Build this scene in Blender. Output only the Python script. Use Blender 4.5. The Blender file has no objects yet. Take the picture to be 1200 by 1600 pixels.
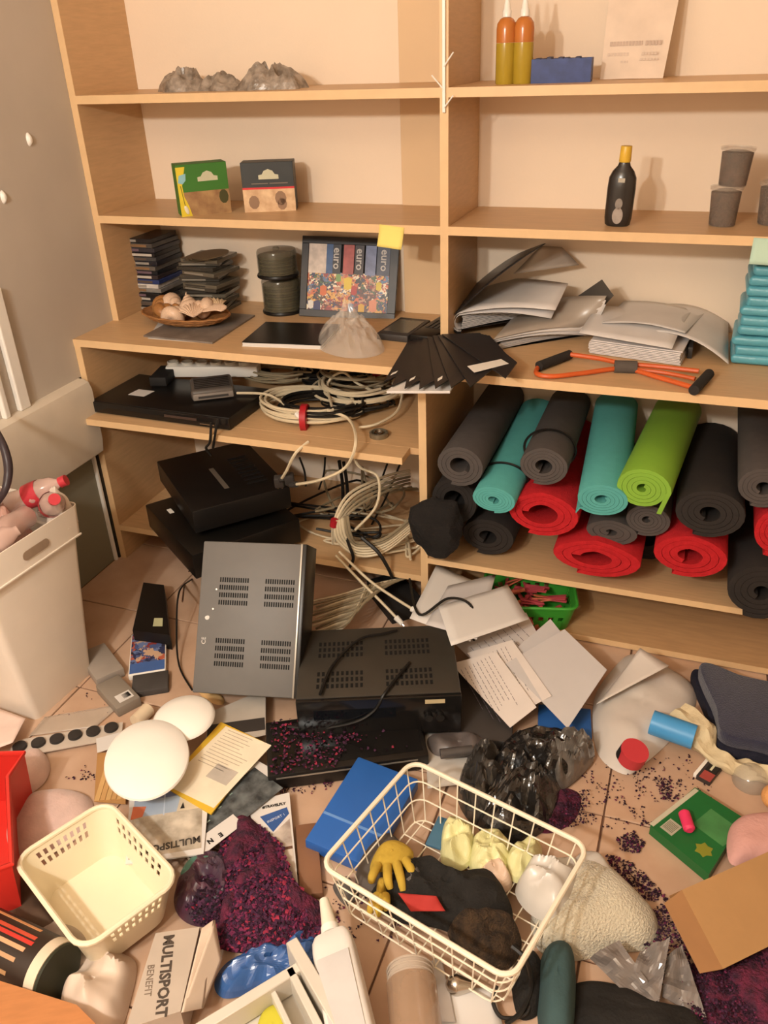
import bpy, bmesh, math, random
from mathutils import Vector as V, Matrix, noise, Quaternion
random.seed(7)
S = bpy.context.scene
COL = S.collection
PI = math.pi

# ---------------------------------------------------------------- camera
CAM = V((1.7388, -2.2026, 1.5331)); YAW, PITCH, ROLL, FPX = .3691, .5092, -.0414, 1315.88
_f = V((-math.sin(YAW)*math.cos(PITCH), math.cos(YAW)*math.cos(PITCH), -math.sin(PITCH)))
_r = V((math.cos(YAW), math.sin(YAW), 0)); _u = _r.cross(_f)
CR = _r*math.cos(ROLL) + _u*math.sin(ROLL); CU = -_r*math.sin(ROLL) + _u*math.cos(ROLL); CF = _f
cd = bpy.data.cameras.new('camera'); cam = bpy.data.objects.new('camera', cd); COL.objects.link(cam)
cam.matrix_world = Matrix(((CR.x, CU.x, -CF.x, CAM.x), (CR.y, CU.y, -CF.y, CAM.y), (CR.z, CU.z, -CF.z, CAM.z), (0, 0, 0, 1)))
cd.sensor_fit = 'VERTICAL'; cd.sensor_height = 36; cd.lens = FPX/1600*36; cd.clip_start = .02
S.camera = cam
# ---------------------------------------------------------------- world, lamps, exposure
w = bpy.data.worlds.new('world'); S.world = w; w.use_nodes = True
w.node_tree.nodes['Background'].inputs[0].default_value = (1, .9, .8, 1)
w.node_tree.nodes['Background'].inputs[1].default_value = .25
S.view_settings.view_transform = 'Standard'; S.view_settings.look = 'None'
S.view_settings.gamma = 1; S.view_settings.use_curve_mapping = False
S.view_settings.exposure = 0.0
def lamp(name, loc, power, col, r):
    d = bpy.data.lights.new(name, 'POINT'); d.energy = power; d.color = col; d.shadow_soft_size = r
    o = bpy.data.objects.new(name, d); o.location = loc; COL.objects.link(o)
lamp('ceiling_bulb', (.78, -2.75, 1.98), 92, (1, .96, .88), .05)
lamp('ceiling_bulb', (1.06, -2.88, 1.98), 56, (1, .96, .88), .05)

# ---------------------------------------------------------------- helpers
def ray(px, py): return CF + CR*((px-600)/FPX) - CU*((py-800)/FPX)
def F(px, py, z=0.0):
    d = ray(px, py); return CAM + d*((z-CAM.z)/d.z)
def FY(px, py, y):
    d = ray(px, py); return CAM + d*((y-CAM.y)/d.y)
def FX(px, py, x):
    d = ray(px, py); return CAM + d*((x-CAM.x)/d.x)
def lin(h):
    if isinstance(h, str):
        h = [int(h[i:i+2], 16) for i in (0, 2, 4)]
    return tuple((c/255/12.92 if c/255 <= .04045 else ((c/255+.055)/1.055)**2.4) for c in h)
MATS = {}
def mat(name, col, rough=.6, metal=0., var=.12, scale=14., bump=0., bscale=60., trans=0., alpha=1., spec=.4, stretch=None, col2=None, coat=0., sheen=0.):
    if name in MATS: return MATS[name]
    m = bpy.data.materials.new(name); m.use_nodes = True; MATS[name] = m
    n, l = m.node_tree.nodes, m.node_tree.links; b = n['Principled BSDF']
    c = lin(col); c2 = lin(col2) if col2 else tuple(x*(1-var) for x in c)
    tc = n.new('ShaderNodeTexCoord'); mp = n.new('ShaderNodeMapping'); l.new(tc.outputs['Object'], mp.inputs[0])
    if stretch: mp.inputs['Scale'].default_value = stretch
    nz = n.new('ShaderNodeTexNoise'); nz.inputs['Scale'].default_value = scale; nz.inputs['Detail'].default_value = 5
    l.new(mp.outputs[0], nz.inputs[0])
    rp = n.new('ShaderNodeValToRGB'); rp.color_ramp.elements[0].position = .35; rp.color_ramp.elements[1].position = .65
    rp.color_ramp.elements[0].color = (*c2, 1); rp.color_ramp.elements[1].color = (*c, 1)
    l.new(nz.outputs[0], rp.inputs[0]); l.new(rp.outputs[0], b.inputs['Base Color'])
    b.inputs['Roughness'].default_value = rough; b.inputs['Metallic'].default_value = metal
    b.inputs['Specular IOR Level'].default_value = spec
    b.inputs['Transmission Weight'].default_value = trans; b.inputs['Alpha'].default_value = alpha
    b.inputs['Coat Weight'].default_value = coat; b.inputs['Sheen Weight'].default_value = sheen
    if bump:
        n2 = n.new('ShaderNodeTexNoise'); n2.inputs['Scale'].default_value = bscale; n2.inputs['Detail'].default_value = 4
        l.new(mp.outputs[0], n2.inputs[0])
        bp = n.new('ShaderNodeBump'); bp.inputs['Strength'].default_value = bump; bp.inputs['Distance'].default_value = .01
        l.new(n2.outputs[0], bp.inputs['Height']); l.new(bp.outputs[0], b.inputs['Normal'])
    return m
def mosaic(name, cols, scale=30., rough=.4):
    """printed picture: voronoi cells of flat ink colours"""
    if name in MATS: return MATS[name]
    m = bpy.data.materials.new(name); m.use_nodes = True; MATS[name] = m
    n, l = m.node_tree.nodes, m.node_tree.links; b = n['Principled BSDF']
    tc = n.new('ShaderNodeTexCoord'); v = n.new('ShaderNodeTexVoronoi'); v.inputs['Scale'].default_value = scale
    nz = n.new('ShaderNodeTexNoise'); nz.inputs['Scale'].default_value = scale*1.3
    mx = n.new('ShaderNodeMixRGB'); mx.inputs[0].default_value = .06
    l.new(tc.outputs['Object'], nz.inputs[0]); l.new(tc.outputs['Object'], mx.inputs[1]); l.new(nz.outputs['Color'], mx.inputs[2])
    l.new(mx.outputs[0], v.inputs[0])
    sp = n.new('ShaderNodeSeparateColor'); l.new(v.outputs['Color'], sp.inputs[0])
    rp = n.new('ShaderNodeValToRGB'); rp.color_ramp.interpolation = 'CONSTANT'
    e = rp.color_ramp.elements
    while len(e) < len(cols): e.new(.5)
    for i, c in enumerate(cols): e[i].position = i/len(cols); e[i].color = (*lin(c), 1)
    l.new(sp.outputs[0], rp.inputs[0]); l.new(rp.outputs[0], b.inputs['Base Color']); b.inputs['Roughness'].default_value = rough
    return m
def B(): return bmesh.new()
def mesh_of(bm, m, name, smooth=False, center=None):
    if center is not None: bmesh.ops.translate(bm, verts=bm.verts, vec=-V(center))
    bmesh.ops.recalc_face_normals(bm, faces=bm.faces)
    me = bpy.data.meshes.new(name); bm.to_mesh(me); bm.free()
    for mm in (m if isinstance(m, (list, tuple)) else [m]): me.materials.append(mm)
    if smooth:
        me.polygons.foreach_set('use_smooth', [True]*len(me.polygons))
        if smooth != 'all':
            try: me.set_sharp_from_angle(angle=math.radians(38))
            except Exception: pass
    return me
def put(o, label=None, cat=None, group=None, kind=None):
    if label: o['label'] = label
    if cat: o['category'] = cat
    if group: o['group'] = group
    if kind: o['kind'] = kind
    return o
def thing(name, label, cat, M=None, group=None):
    o = bpy.data.objects.new(name, None); COL.objects.link(o); o.empty_display_size = .03
    if M is not None: o.matrix_world = M if isinstance(M, Matrix) else Matrix.Translation(M)
    return put(o, label, cat, group)
def part(name, bm, m, par, label=None, smooth=True, kind=None):
    o = bpy.data.objects.new(name, mesh_of(bm, m, name, smooth)); COL.objects.link(o); o.parent = par
    return put(o, label, kind=kind)
def solo(name, bm, m, label, cat, M=None, group=None, smooth=True, kind=None):
    """one-mesh thing. M None: mesh is in world space and gets its origin moved to its own base centre"""
    if M is None:
        bm.verts.ensure_lookup_table(); xs = [v.co for v in bm.verts]
        c = V(((min(v.x for v in xs)+max(v.x for v in xs))/2, (min(v.y for v in xs)+max(v.y for v in xs))/2, min(v.z for v in xs)))
        me = mesh_of(bm, m, name, smooth, c); M = Matrix.Translation(c)
    else:
        me = mesh_of(bm, m, name, smooth); M = M if isinstance(M, Matrix) else Matrix.Translation(M)
    o = bpy.data.objects.new(name, me); COL.objects.link(o); o.matrix_world = M
    return put(o, label, cat, group, kind)
def box(bm, x0, y0, z0, x1, y1, z1, bv=0., seg=2):
    vs = [bm.verts.new(p) for p in ((x0,y0,z0),(x1,y0,z0),(x1,y1,z0),(x0,y1,z0),(x0,y0,z1),(x1,y0,z1),(x1,y1,z1),(x0,y1,z1))]
    fs = [bm.faces.new([vs[i] for i in q]) for q in ((0,3,2,1),(4,5,6,7),(0,1,5,4),(1,2,6,5),(2,3,7,6),(3,0,4,7))]
    if bv:
        es = list({e for f in fs for e in f.edges})
        bmesh.ops.bevel(bm, geom=es, offset=bv, segments=seg, affect='EDGES', profile=.5)
    return bm
def cyl(bm, a, b, r, r2=None, seg=20, cap=True):
    a, b = V(a), V(b); r2 = r if r2 is None else r2; d = (b-a).normalized()
    x = d.orthogonal().normalized(); y = d.cross(x)
    A = [bm.verts.new(a+(x*math.cos(t)+y*math.sin(t))*r) for t in [2*PI*i/seg for i in range(seg)]]
    C = [bm.verts.new(b+(x*math.cos(t)+y*math.sin(t))*r2) for t in [2*PI*i/seg for i in range(seg)]]
    for i in range(seg): bm.faces.new((A[i], A[(i+1)%seg], C[(i+1)%seg], C[i]))
    if cap: bm.faces.new(A[::-1]); bm.faces.new(C)
    return bm
def lathe(bm, prof, seg=28, sx=1., sy=1., c=(0,0,0), cap=True):
    c = V(c); rings = []
    for r, z in prof:
        rings.append([bm.verts.new(c+V((math.cos(2*PI*i/seg)*r*sx, math.sin(2*PI*i/seg)*r*sy, z))) for i in range(seg)])
    for a, b in zip(rings, rings[1:]):
        for i in range(seg): bm.faces.new((a[i], a[(i+1)%seg], b[(i+1)%seg], b[i]))
    if cap:
        bm.faces.new(rings[0][::-1]); bm.faces.new(rings[-1])
    return bm
def prism(bm, pts, z0, z1):
    a = [bm.verts.new((p[0], p[1], z0)) for p in pts]; b = [bm.verts.new((p[0], p[1], z1)) for p in pts]
    n = len(pts)
    for i in range(n): bm.faces.new((a[i], a[(i+1)%n], b[(i+1)%n], b[i]))
    bm.faces.new(a[::-1]); bm.faces.new(b); return bm
def rrect(w, h, r, n=5, cx=0., cy=0.):
    out = []
    for (sx, sy, a0) in ((1,1,0),(-1,1,PI/2),(-1,-1,PI),(1,-1,1.5*PI)):
        for i in range(n+1):
            a = a0+PI/2*i/n; out.append((cx+sx*(w/2-r)+r*math.cos(a), cy+sy*(h/2-r)+r*math.sin(a)))
    return out
def spline(pts, k=8, closed=False):
    pts = [V(p) for p in pts]; n = len(pts); out = []
    g = (lambda i: pts[i % n]) if closed else (lambda i: pts[max(0, min(n-1, i))])
    for i in range(n if closed else n-1):
        p0, p1, p2, p3 = g(i-1), g(i), g(i+1), g(i+2)
        for j in range(k):
            t = j/k
            out.append(.5*((2*p1)+(p2-p0)*t+(2*p0-5*p1+4*p2-p3)*t*t+(3*p1-p0-3*p2+p3)*t**3))
    if not closed: out.append(pts[-1])
    return out
def tube(bm, pts, r, seg=6, closed=False, cap=True):
    pts = [V(p) for p in pts]; n = len(pts); rings = []; prev = None
    for i in range(n):
        a = pts[(i-1) % n] if (closed or i) else pts[0]; b = pts[(i+1) % n] if (closed or i < n-1) else pts[-1]
        d = (b-a); d = d.normalized() if d.length > 1e-9 else V((0,0,1))
        x = (prev - d*prev.dot(d)) if prev else d.orthogonal()
        if x.length < 1e-6: x = d.orthogonal()
        x.normalize(); prev = x; y = d.cross(x)
        rr = r(i/(n-1)) if callable(r) else r
        rings.append([bm.verts.new(pts[i]+(x*math.cos(2*PI*j/seg)+y*math.sin(2*PI*j/seg))*rr) for j in range(seg)])
    for i in range(n if closed else n-1):
        a, b = rings[i], rings[(i+1) % n]
        for j in range(seg): bm.faces.new((a[j], a[(j+1) % seg], b[(j+1) % seg], b[j]))
    if not closed and cap: bm.faces.new(rings[0][::-1]); bm.faces.new(rings[-1])
    return bm
def frm(p0, p1, p2):
    """frame whose origin is p0, local x towards p1, local y towards p2; returns matrix, width, height"""
    p0, p1, p2 = V(p0), V(p1), V(p2); x, y = p1-p0, p2-p0; w_, h_ = x.length, y.length; x.normalize(); y.normalize()
    a, b_ = (x+y).normalized(), (x-y).normalized(); x, y = (a+b_).normalized(), (a-b_).normalized(); z = x.cross(y)
    return Matrix(((x.x,y.x,z.x,p0.x),(x.y,y.y,z.y,p0.y),(x.z,y.z,z.z,p0.z),(0,0,0,1))), w_, h_
def TR(x=0, y=0, z=0, rz=0, rx=0, ry=0):
    return Matrix.Translation((x,y,z)) @ Matrix.Rotation(rz,4,'Z') @ Matrix.Rotation(ry,4,'Y') @ Matrix.Rotation(rx,4,'X')
def sheet(bm, c, th=.0006, n=8, amp=0., freq=9., seed=0., curl=None, jag=0.):
    """c: four world corners in order; a curved thin sheet with real thickness"""
    c = [V(p) for p in c]; nn = (c[1]-c[0]).cross(c[3]-c[0]).normalized()
    if nn.z < 0: nn = -nn
    top, bot = [], []
    for i in range(n+1):
        ra, rb = [], []
        for j in range(n+1):
            u, v = i/n, j/n
            p = c[0]*(1-u)*(1-v)+c[1]*u*(1-v)+c[2]*u*v+c[3]*(1-u)*v
            if amp: p = p+nn*amp*(.6+noise.noise(V((p.x*freq+seed, p.y*freq, p.z*freq+seed))))
            if curl: p = p+nn*curl(u, v)
            ra.append(bm.verts.new(p)); rb.append(bm.verts.new(p-nn*th))
        top.append(ra); bot.append(rb)
    for i in range(n):
        for j in range(n):
            bm.faces.new((top[i][j], top[i+1][j], top[i+1][j+1], top[i][j+1]))
            bm.faces.new((bot[i][j], bot[i][j+1], bot[i+1][j+1], bot[i+1][j]))
    for k in range(n):
        for (t, b, e) in (((k,0),(k+1,0),0), ((n,k),(n,k+1),0), ((k+1,n),(k,n),0), ((0,k+1),(0,k),0)):
            bm.faces.new((top[t[0]][t[1]], bot[t[0]][t[1]], bot[b[0]][b[1]], top[b[0]][b[1]]))
    return bm
def blob(bm, ring, z0, h, cen=None, rings=12, per=10, amp=.3, freq=25., seed=0., p=2.2, ridge=False, edge=.0):
    """soft heap: ring = world points of its outline on plane z0; height h in the middle"""
    pts = spline([V((q.x, q.y, z0)) for q in ring], per, True)
    c = V((sum(q.x for q in pts)/len(pts), sum(q.y for q in pts)/len(pts), z0)) if cen is None else V((cen.x, cen.y, z0))
    prev = None; n = len(pts); allr = []
    for k in range(rings, 0, -1):
        t = k/rings; cur = []
        for i in range(n):
            q = c+(pts[i]-c)*t
            s = (1-t**p)
            nv = noise.noise(V((q.x*freq+seed, q.y*freq, seed)))
            if not ridge: nv = .6*nv+.55*math.sin((q.x*math.cos(seed)+q.y*math.sin(seed))*freq*2.2+4*noise.noise(V((q.x*11, q.y*11, seed))))*min(1, (1-t)*3+.2)
            if ridge: nv = 1-2.6*abs(nv)+.5*noise.noise(V((q.x*freq*2.3, q.y*freq*2.3+seed, 3)))
            zz = z0+max(0, h*(s**.75)*(1+amp*nv)) + (edge if k < rings else 0)
            cur.append(bm.verts.new((q.x, q.y, zz)))
        allr.append(cur)
        if prev:
            for i in range(n): bm.faces.new((prev[i], prev[(i+1)%n], cur[(i+1)%n], cur[i]))
        prev = cur
    top = bm.verts.new((c.x, c.y, z0+h*(1+amp*noise.noise(V((c.x*freq+seed, c.y*freq, seed))))))
    for i in range(n): bm.faces.new((prev[i], prev[(i+1)%n], top))
    bm.faces.new(allr[0][::-1]); return bm
def text(body, size, m, par, M, name='lettering', ext=.0003, sx=1., bold=0.):
    cu = bpy.data.curves.new(name, 'FONT'); cu.body = body; cu.size = size; cu.extrude = ext; cu.offset = bold
    cu.align_x = 'CENTER'; cu.align_y = 'CENTER'; cu.resolution_u = 2
    t = bpy.data.objects.new('tmp', cu); COL.objects.link(t); bpy.context.view_layer.update()
    me = bpy.data.meshes.new_from_object(t.evaluated_get(bpy.context.evaluated_depsgraph_get()))
    bpy.data.objects.remove(t); me.name = name; me.materials.clear(); me.materials.append(m)
    me.transform(M @ Matrix.Diagonal((sx, 1, 1, 1)))
    o = bpy.data.objects.new(name, me); COL.objects.link(o); o.parent = par; return o
def clone(o, M=None, label=None, par=None):
    c = o.copy(); COL.objects.link(c)
    if par is not None: c.parent = par
    if M is not None: c.matrix_world = M
    if label: c['label'] = label
    for ch in list(o.children): clone(ch, par=c)
    return c
def SOL(b, geom, thickness):
    bmesh.ops.recalc_face_normals(b, faces=b.faces); bmesh.ops.solidify(b, geom=b.faces[:], thickness=thickness)
def PB(x0, y0, x1, y1, z, t=.0004):
    return box(B(), x0, y0, z, x1, y1, z+t)

def printed(name, pts, z, th, m, lab, cat, extra=None, zs=None, group=None):
    """flat printed thing: local frame from corners (origin, x, -, y)"""
    zs = zs or [z]*4; c = [F(x, y, zz) for (x, y), zz in zip(pts, zs)]
    if (c[1]-c[0]).cross(c[3]-c[0]).z < 0: c = [c[1], c[0], c[3], c[2]]
    M, W_, H_ = frm(c[0], c[1], c[3]); e = thing(name, lab, cat, M, group)
    iv = M.inverted(); L = [iv @ p for p in c]
    b = prism(B(), [(p.x, p.y) for p in L], -th, 0); part('sheet', b, m, e)
    if extra: extra(e, W_, H_, L)
    return e
# ---------------------------------------------------------------- shared materials
WOOD = mat('beech_laminate', 'D2AC80', .42, var=.10, scale=5, stretch=(3, 3, 26), bump=.03, bscale=40)
WOODH = mat('beech_laminate_flat', 'D2AC80', .42, var=.10, scale=5, stretch=(3, 26, 26), bump=.03, bscale=40)
EDGE = mat('beech_edge_band', 'E2BE90', .4, var=.05, scale=30)
WHITE = mat('white_plastic', 'F2EEE6', .35, var=.04)
PAPER = mat('white_paper', 'DAD6D2', .75, var=.05, scale=6)
PAPER2 = mat('grey_white_paper', 'C9C5C4', .7, var=.06, scale=6)
BLACK = mat('black_plastic', '181615', .35, var=.2)
BLACKM = mat('black_matt', '1C1A1A', .7, var=.25)
DGREY = mat('dark_grey_plastic', '3E3A38', .5, var=.15)
INK = mat('black_ink', '1E1B1A', .6)
GREYINK = mat('grey_ink', '6B6460', .6)
CABW = mat('white_cable', 'DCCDAF', .45, var=.1)
CABG = mat('grey_cable', '9A8C72', .5, var=.15)
CABB = mat('black_cable', '171513', .5, var=.2)
RED = mat('red_tape', 'B0202A', .5)
CLEAR = mat('clear_film', 'E8E2DA', .12, alpha=.28, var=.02, spec=.8)
METAL = mat('chrome', 'C9C4BC', .2, metal=1, var=.05)
FLOORM = mat('beige_tile', 'CDAD94', .38, var=.16, scale=7, bump=.02, bscale=30, col2='BC9A80')
GROUT = mat('brown_grout', '6E5140', .9)
WALLM = mat('cream_wall_paint', 'F3DFC8', .85, var=.03, scale=4, bump=.05, bscale=120)

WALLD = mat('tan_wall_paint', 'BFAE98', .85, var=.03, scale=4)
# ---------------------------------------------------------------- room shell
XL, XR, YB, YF, ZC, D = -.035, 3.3, .309, -3.9, 2.55, .309
def struct(name, bm, m, smooth=False):
    o = solo(name, bm, m, None, None, M=Matrix.Identity(4), smooth=smooth, kind='structure'); return o
fl = struct('floor', box(B(), XL-.1, YF, -.06, XR, YB+.1, -.004), GROUT)
T = .356
tm = None
for i in range(-5, 5):
    for j in range(-8, 4):
        x0, y0 = 1.70+i*T, -.815+j*T
        if x0 > XR or y0 > YB or x0+T < XL or y0+T < YF: continue
        b = box(B(), .002, .002, -.01, T-.002, T-.002, 0, .0015, 1)
        if tm is None: o = part('tile', b, FLOORM, fl); tm = o.data
        else:
            b.free(); o = bpy.data.objects.new('tile', tm); COL.objects.link(o); o.parent = fl
        # tiles at the walls are cut to fit
        cx0, cx1, cy1 = max(x0, XL), min(x0+T, XR), min(y0+T, YB)
        o.location = (cx0, y0, 0); o.scale = ((cx1-cx0)/T, (cy1-y0)/T, 1)
struct('wall_back', box(B(), XL-.1, YB, 0, XR, YB+.1, ZC), WALLM)
struct('wall_front', box(B(), XL-.1, YF-.1, 0, XR, YF, ZC), WALLD)
struct('wall_right', box(B(), XR, YF, 0, XR+.1, YB, ZC), WALLD)
struct('ceiling', box(B(), XL-.1, YF, ZC, XR, YB, ZC+.1), WALLM)
WL = mat('grey_door_panel', 'C6BCB0', .6, var=.1, scale=3, bump=.04, bscale=20)
wl = struct('wall_left', box(B(), XL-.1, YF, 0, XL, YB, ZC), mat('grey_green_wall', '8C8672', .8, var=.08, scale=4))
# left wall: quilted grey panel above, padded white ledge below it, pipe boxing and painted gap shade beside the cabinet
LEDGE = mat('cream_white_ledge', 'D9CDBB', .55, var=.05)
p_ = box(B(), XL, YF, .66, XL+.012, .285, 2.4)
part('wall_panel', p_, WL, wl, 'large smooth grey panel above the white ledge')
dm = None
for (px, py) in ((45, 218), (5, 308)):
    q = FX(px, py, XL+.012)
    b = B(); lathe(b, [(.001, .009), (.008, .0085), (.013, .005), (.018, .0), (.0185, -.001)], 16)
    bmesh.ops.transform(b, matrix=Matrix.Translation(q) @ Matrix.Rotation(PI/2, 4, 'Y') @ Matrix.Diagonal((1, .55, 1, 1)), verts=b.verts)
    part('button', b, WHITE, wl, 'small white button dent in the grey panel')
prof = [(0, .66), (.03, .66), (.048, .652), (.056, .63), (.056, .55), (.055, .46), (.048, .42), (.03, .407), (0, .405)]
b = B(); y0, y1 = YF, -.215
A = [b.verts.new((XL+x, y0, z)) for x, z in prof]; C = [b.verts.new((XL+x, y1, z)) for x, z in prof]
for i in range(len(prof)-1): b.faces.new((A[i], A[i+1], C[i+1], C[i]))
b.faces.new(A); b.faces.new(C[::-1]); b.faces.new((A[0], C[0], C[-1], A[-1]))
struct('trim_1', b, LEDGE, True)
ya, yb = FX(27, 615, XL+.03).y, FX(44, 612, XL+.03).y
struct('trim_2', box(B(), XL+.012, ya, .66, XL+.03, yb, 1.0, .004), WHITE)
struct('trim_3', box(B(), XL+.012, ya-.06, .66, XL+.03, ya-.04, .9, .004), WHITE)
struct('trim_4', box(B(), XL, -.225, 0, XL+.012, -.215, .40, .002), WHITE)
struct('gap_shade_left', box(B(), XL, -.205, 0, XL+.01, .28, .4), mat('dark_gap', '3A3226', .9))  # shade of the gap between wall and cabinet, put in as a dark board

# ---------------------------------------------------------------- shelving unit
su = thing('shelving_unit', 'light beech shelving unit with deep counter, divider and lower compartments', 'shelving', V((1.1, 0, 0)))
def sb(name, x0, y0, z0, x1, y1, z1, m=WOOD, label=None, edge=True):
    b = box(B(), x0-1.1, y0, z0, x1-1.1, y1, z1, .0008, 1)
    o = part(name, b, m, su, label)
    return o
def band(x0, y, z0, x1, z1, par):
    part('edge_band', box(B(), x0-1.1, y-.0012, z0, x1-1.1, y, z1), EDGE, par)
XD, XE = 1.1, 2.32
Z1, Z2, ZC_, ZT, ZB = 1.4299, 1.104, .78, .5524, .133
YC = -.2019
for (x0, x1) in ((-.022, 0), (XD-.022, XD), (XE, XE+.022)):
    o = sb('side_panel', x0, .0012, ZC_, x1, D, 2.1); band(x0, .0012, ZC_, x1, 2.1, o)
for z in (Z1, Z2):
    for (x0, x1) in ((0, XD-.022), (XD, XE)):
        o = sb('shelf_board', x0, .0012, z-.022, x1, D, z, WOODH); band(x0, .0012, z-.022, x1, z, o)
o = sb('counter', -.024, YC+.0012, ZC_-.022, XE+.024, D, ZC_, WOODH, 'deep counter board'); band(-.024, YC+.0012, ZC_-.022, XE+.024, ZC_, o)
for (x0, x1) in ((-.022, 0), (1.075, 1.097), (XE, XE+.022)):
    o = sb('side_panel', x0, YC+.0012, 0, x1, D, ZC_-.022); band(x0, YC+.0012, 0, x1, ZC_-.022, o)
o = sb('cable_tray', 0, YC, ZT-.02, 1.075, D, ZT, WOODH, 'sliding tray board full of cables')
o2 = part('tray_lip', box(B(), -.024-1.1, -.27, ZT-.02, 1.05-1.1, YC, ZT, .0008, 1), WOODH, su); band(-.024, -.27, ZT-.02, 1.05, ZT, o2)
o = sb('shelf_board', 0, YC+.0012, ZB-.02, 1.075, D, ZB, WOODH); band(0, YC+.0012, ZB-.02, 1.075, ZB, o)
o = sb('shelf_board', 1.097, YC+.0012, .182, XE, D, .2, WOODH); band(1.097, YC+.0012, .182, XE, .2, o)
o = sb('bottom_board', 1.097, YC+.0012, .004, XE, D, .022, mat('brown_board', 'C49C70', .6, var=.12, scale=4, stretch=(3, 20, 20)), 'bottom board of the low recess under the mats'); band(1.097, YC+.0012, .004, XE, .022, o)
STRIP = mat('pale_back_strip', 'E2C29A', .6, var=.04, scale=5)
for z0_, z1_ in ((Z1, 2.1), (Z2, Z1-.022), (ZC_, Z2-.022)): sb('back_strip', .872, D-.014, z0_, 1.078, D, z1_, STRIP)

# ---------------------------------------------------------------- exercise mats
MC = {'grey': mat('grey_foam', '4F4947', .9, var=.1, scale=40, bump=.15, bscale=300),
      'dark': mat('black_foam', '2A2523', .9, var=.12, scale=40, bump=.15, bscale=300),
      'teal': mat('teal_foam', '55A6A2', .8, var=.06, scale=40, bump=.1, bscale=300),
      'green': mat('green_foam', '80AE3A', .55, var=.06, scale=12, bump=.06, bscale=300),
      'red': mat('red_fleece', 'C42A30', .95, var=.15, scale=60, bump=.5, bscale=400, spec=.1)}
def roll(px, py, rx, ry, kind, label, y=-.25, tgt=None, turns=4.5, hole=.28, tilt=0., length=.53, flap=None, band_=False, sag=0., name='yoga_mat', cat='exercise mat'):
    """rolled mat: spiral section swept backwards into the compartment"""
    length = min(length, .3-y); c = FY(px, py, y); s = (c-CAM).dot(CF)/FPX; rx *= s; ry *= s
    d = V((0, 1, 0)) if tgt is None else (FY(tgt[0], tgt[1], y+length)-c).normalized()
    b = B(); n = int(turns*22); th = 2*PI*turns
    pr = []
    for i in range(n+1):
        t = i/n; a = tilt + th*(1-t) - 1.9
        rr = hole+(1-hole)*(t)
        x = math.cos(a)*rr; z = math.sin(a)*rr
        z = z*(1-sag*.35*(1 if z > 0 else 0)*abs(math.cos(a)))
        pr.append((x, z, a, rr))
    tn = (1-hole)/turns*.92
    out, inn = [], []
    for (x, z, a, rr) in pr:
        ir = max(.02, (rr-tn)/rr); out.append((x*rx, z*ry)); inn.append((x*ir*rx, z*ir*ry))
    if flap:
        for k in range(1, 6):
            t = k/5; ox, oz = out[n]; q = (ox+flap[0]*t*rx, oz+(flap[1]*t+flap[2]*t*(1-t))*ry)
            out.append(q); inn.append((q[0]-tn*rx*flap[3], q[1]+tn*ry*flap[4]))
    up = V((0, 0, 1)); xx = d.cross(up).normalized(); zz = xx.cross(d)
    def P(q, L): return c+xx*q[0]+zz*q[1]+d*L
    segs = [0, .004, .35, 1.0]
    gr = [[[b.verts.new(P((q[0]*(.985 if k == 0 else 1), q[1]*(.985 if k == 0 else 1)), L*length)) for q in arr] for arr in (out, inn)] for k, L in enumerate(segs)]
    m = len(out)
    for k in range(len(segs)-1):
        (o0, i0), (o1, i1) = gr[k], gr[k+1]
        for i in range(m-1):
            b.faces.new((o0[i], o0[i+1], o1[i+1], o1[i])); b.faces.new((i0[i], i1[i], i1[i+1], i0[i+1]))
        b.faces.new((o0[0], o1[0], i1[0], i0[0])); b.faces.new((o0[-1], i0[-1], i1[-1], o1[-1]))
    for k in (0, -1):
        o0, i0 = gr[k]
        for i in range(m-1): b.faces.new((o0[i], i0[i], i0[i+1], o0[i+1]))
    e = thing(name, label, cat, V(c), 'rolled exercise mats under the counter')
    bmesh.ops.translate(b, verts=b.verts, vec=-c)
    part('roll', b, MC[kind], e)
    if band_:
        bb = B(); L = length*.23
        loop = [xx*math.cos(a)*rx*1.02+zz*math.sin(a)*ry*1.03+d*L for a in [2*PI*i/36 for i in range(36)]]
        tube(bb, loop, .0035, 6, True); part('elastic_band', bb, BLACK, e)
    return e
roll(717, 728, 41, 36, 'grey', 'charcoal grey rolled mat at the far left of the top row', turns=3.2, hole=.45, y=-.24)
roll(770, 781, 37, 25, 'teal', 'thin teal rolled mat with a black elastic band, left of the two teal ones', y=-.27, tgt=(842, 640), turns=5, hole=.3, tilt=.4, band_=True)
roll(848, 728, 41, 33, 'grey', 'grey rolled mat with black elastic band between the two teal mats', y=-.24, tgt=(890, 628), turns=4, hole=.4, band_=True, sag=.3)
roll(940, 781, 43, 30, 'teal', 'thick teal rolled mat with an oval end beside the green mat', y=-.27, tgt=(962, 632), turns=4.5, hole=.3, flap=(-.15, -.35, 0, 0, .9), tilt=-.5)
roll(1004, 764, 44, 36, 'green', 'lime green rolled mat with a loose hanging end flap', y=-.27, tgt=(1058, 640), turns=4.2, hole=.25, flap=(-.25, -1.1, .1, 1, 0), tilt=1.9)
roll(1107, 802, 57, 42, 'dark', 'thick black rolled mat right of the lime green one', y=-.24, tgt=(1110, 690), turns=4, hole=.35)
roll(1192, 762, 42, 36, 'grey', 'charcoal rolled mat cut by the right edge in the top row', y=-.24, turns=4, hole=.35)
roll(846, 802, 61, 41, 'red', 'red fleece roll directly under the first grey mats, highest of the red rolls', y=-.235, turns=2.8, hole=.5, sag=.5, name='fleece_roll', cat='blanket')
roll(928, 871, 76, 35, 'red', 'widest flattened red fleece roll in the bottom row', y=-.235, turns=2.8, hole=.45, sag=.8, name='fleece_roll', cat='blanket')
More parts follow.
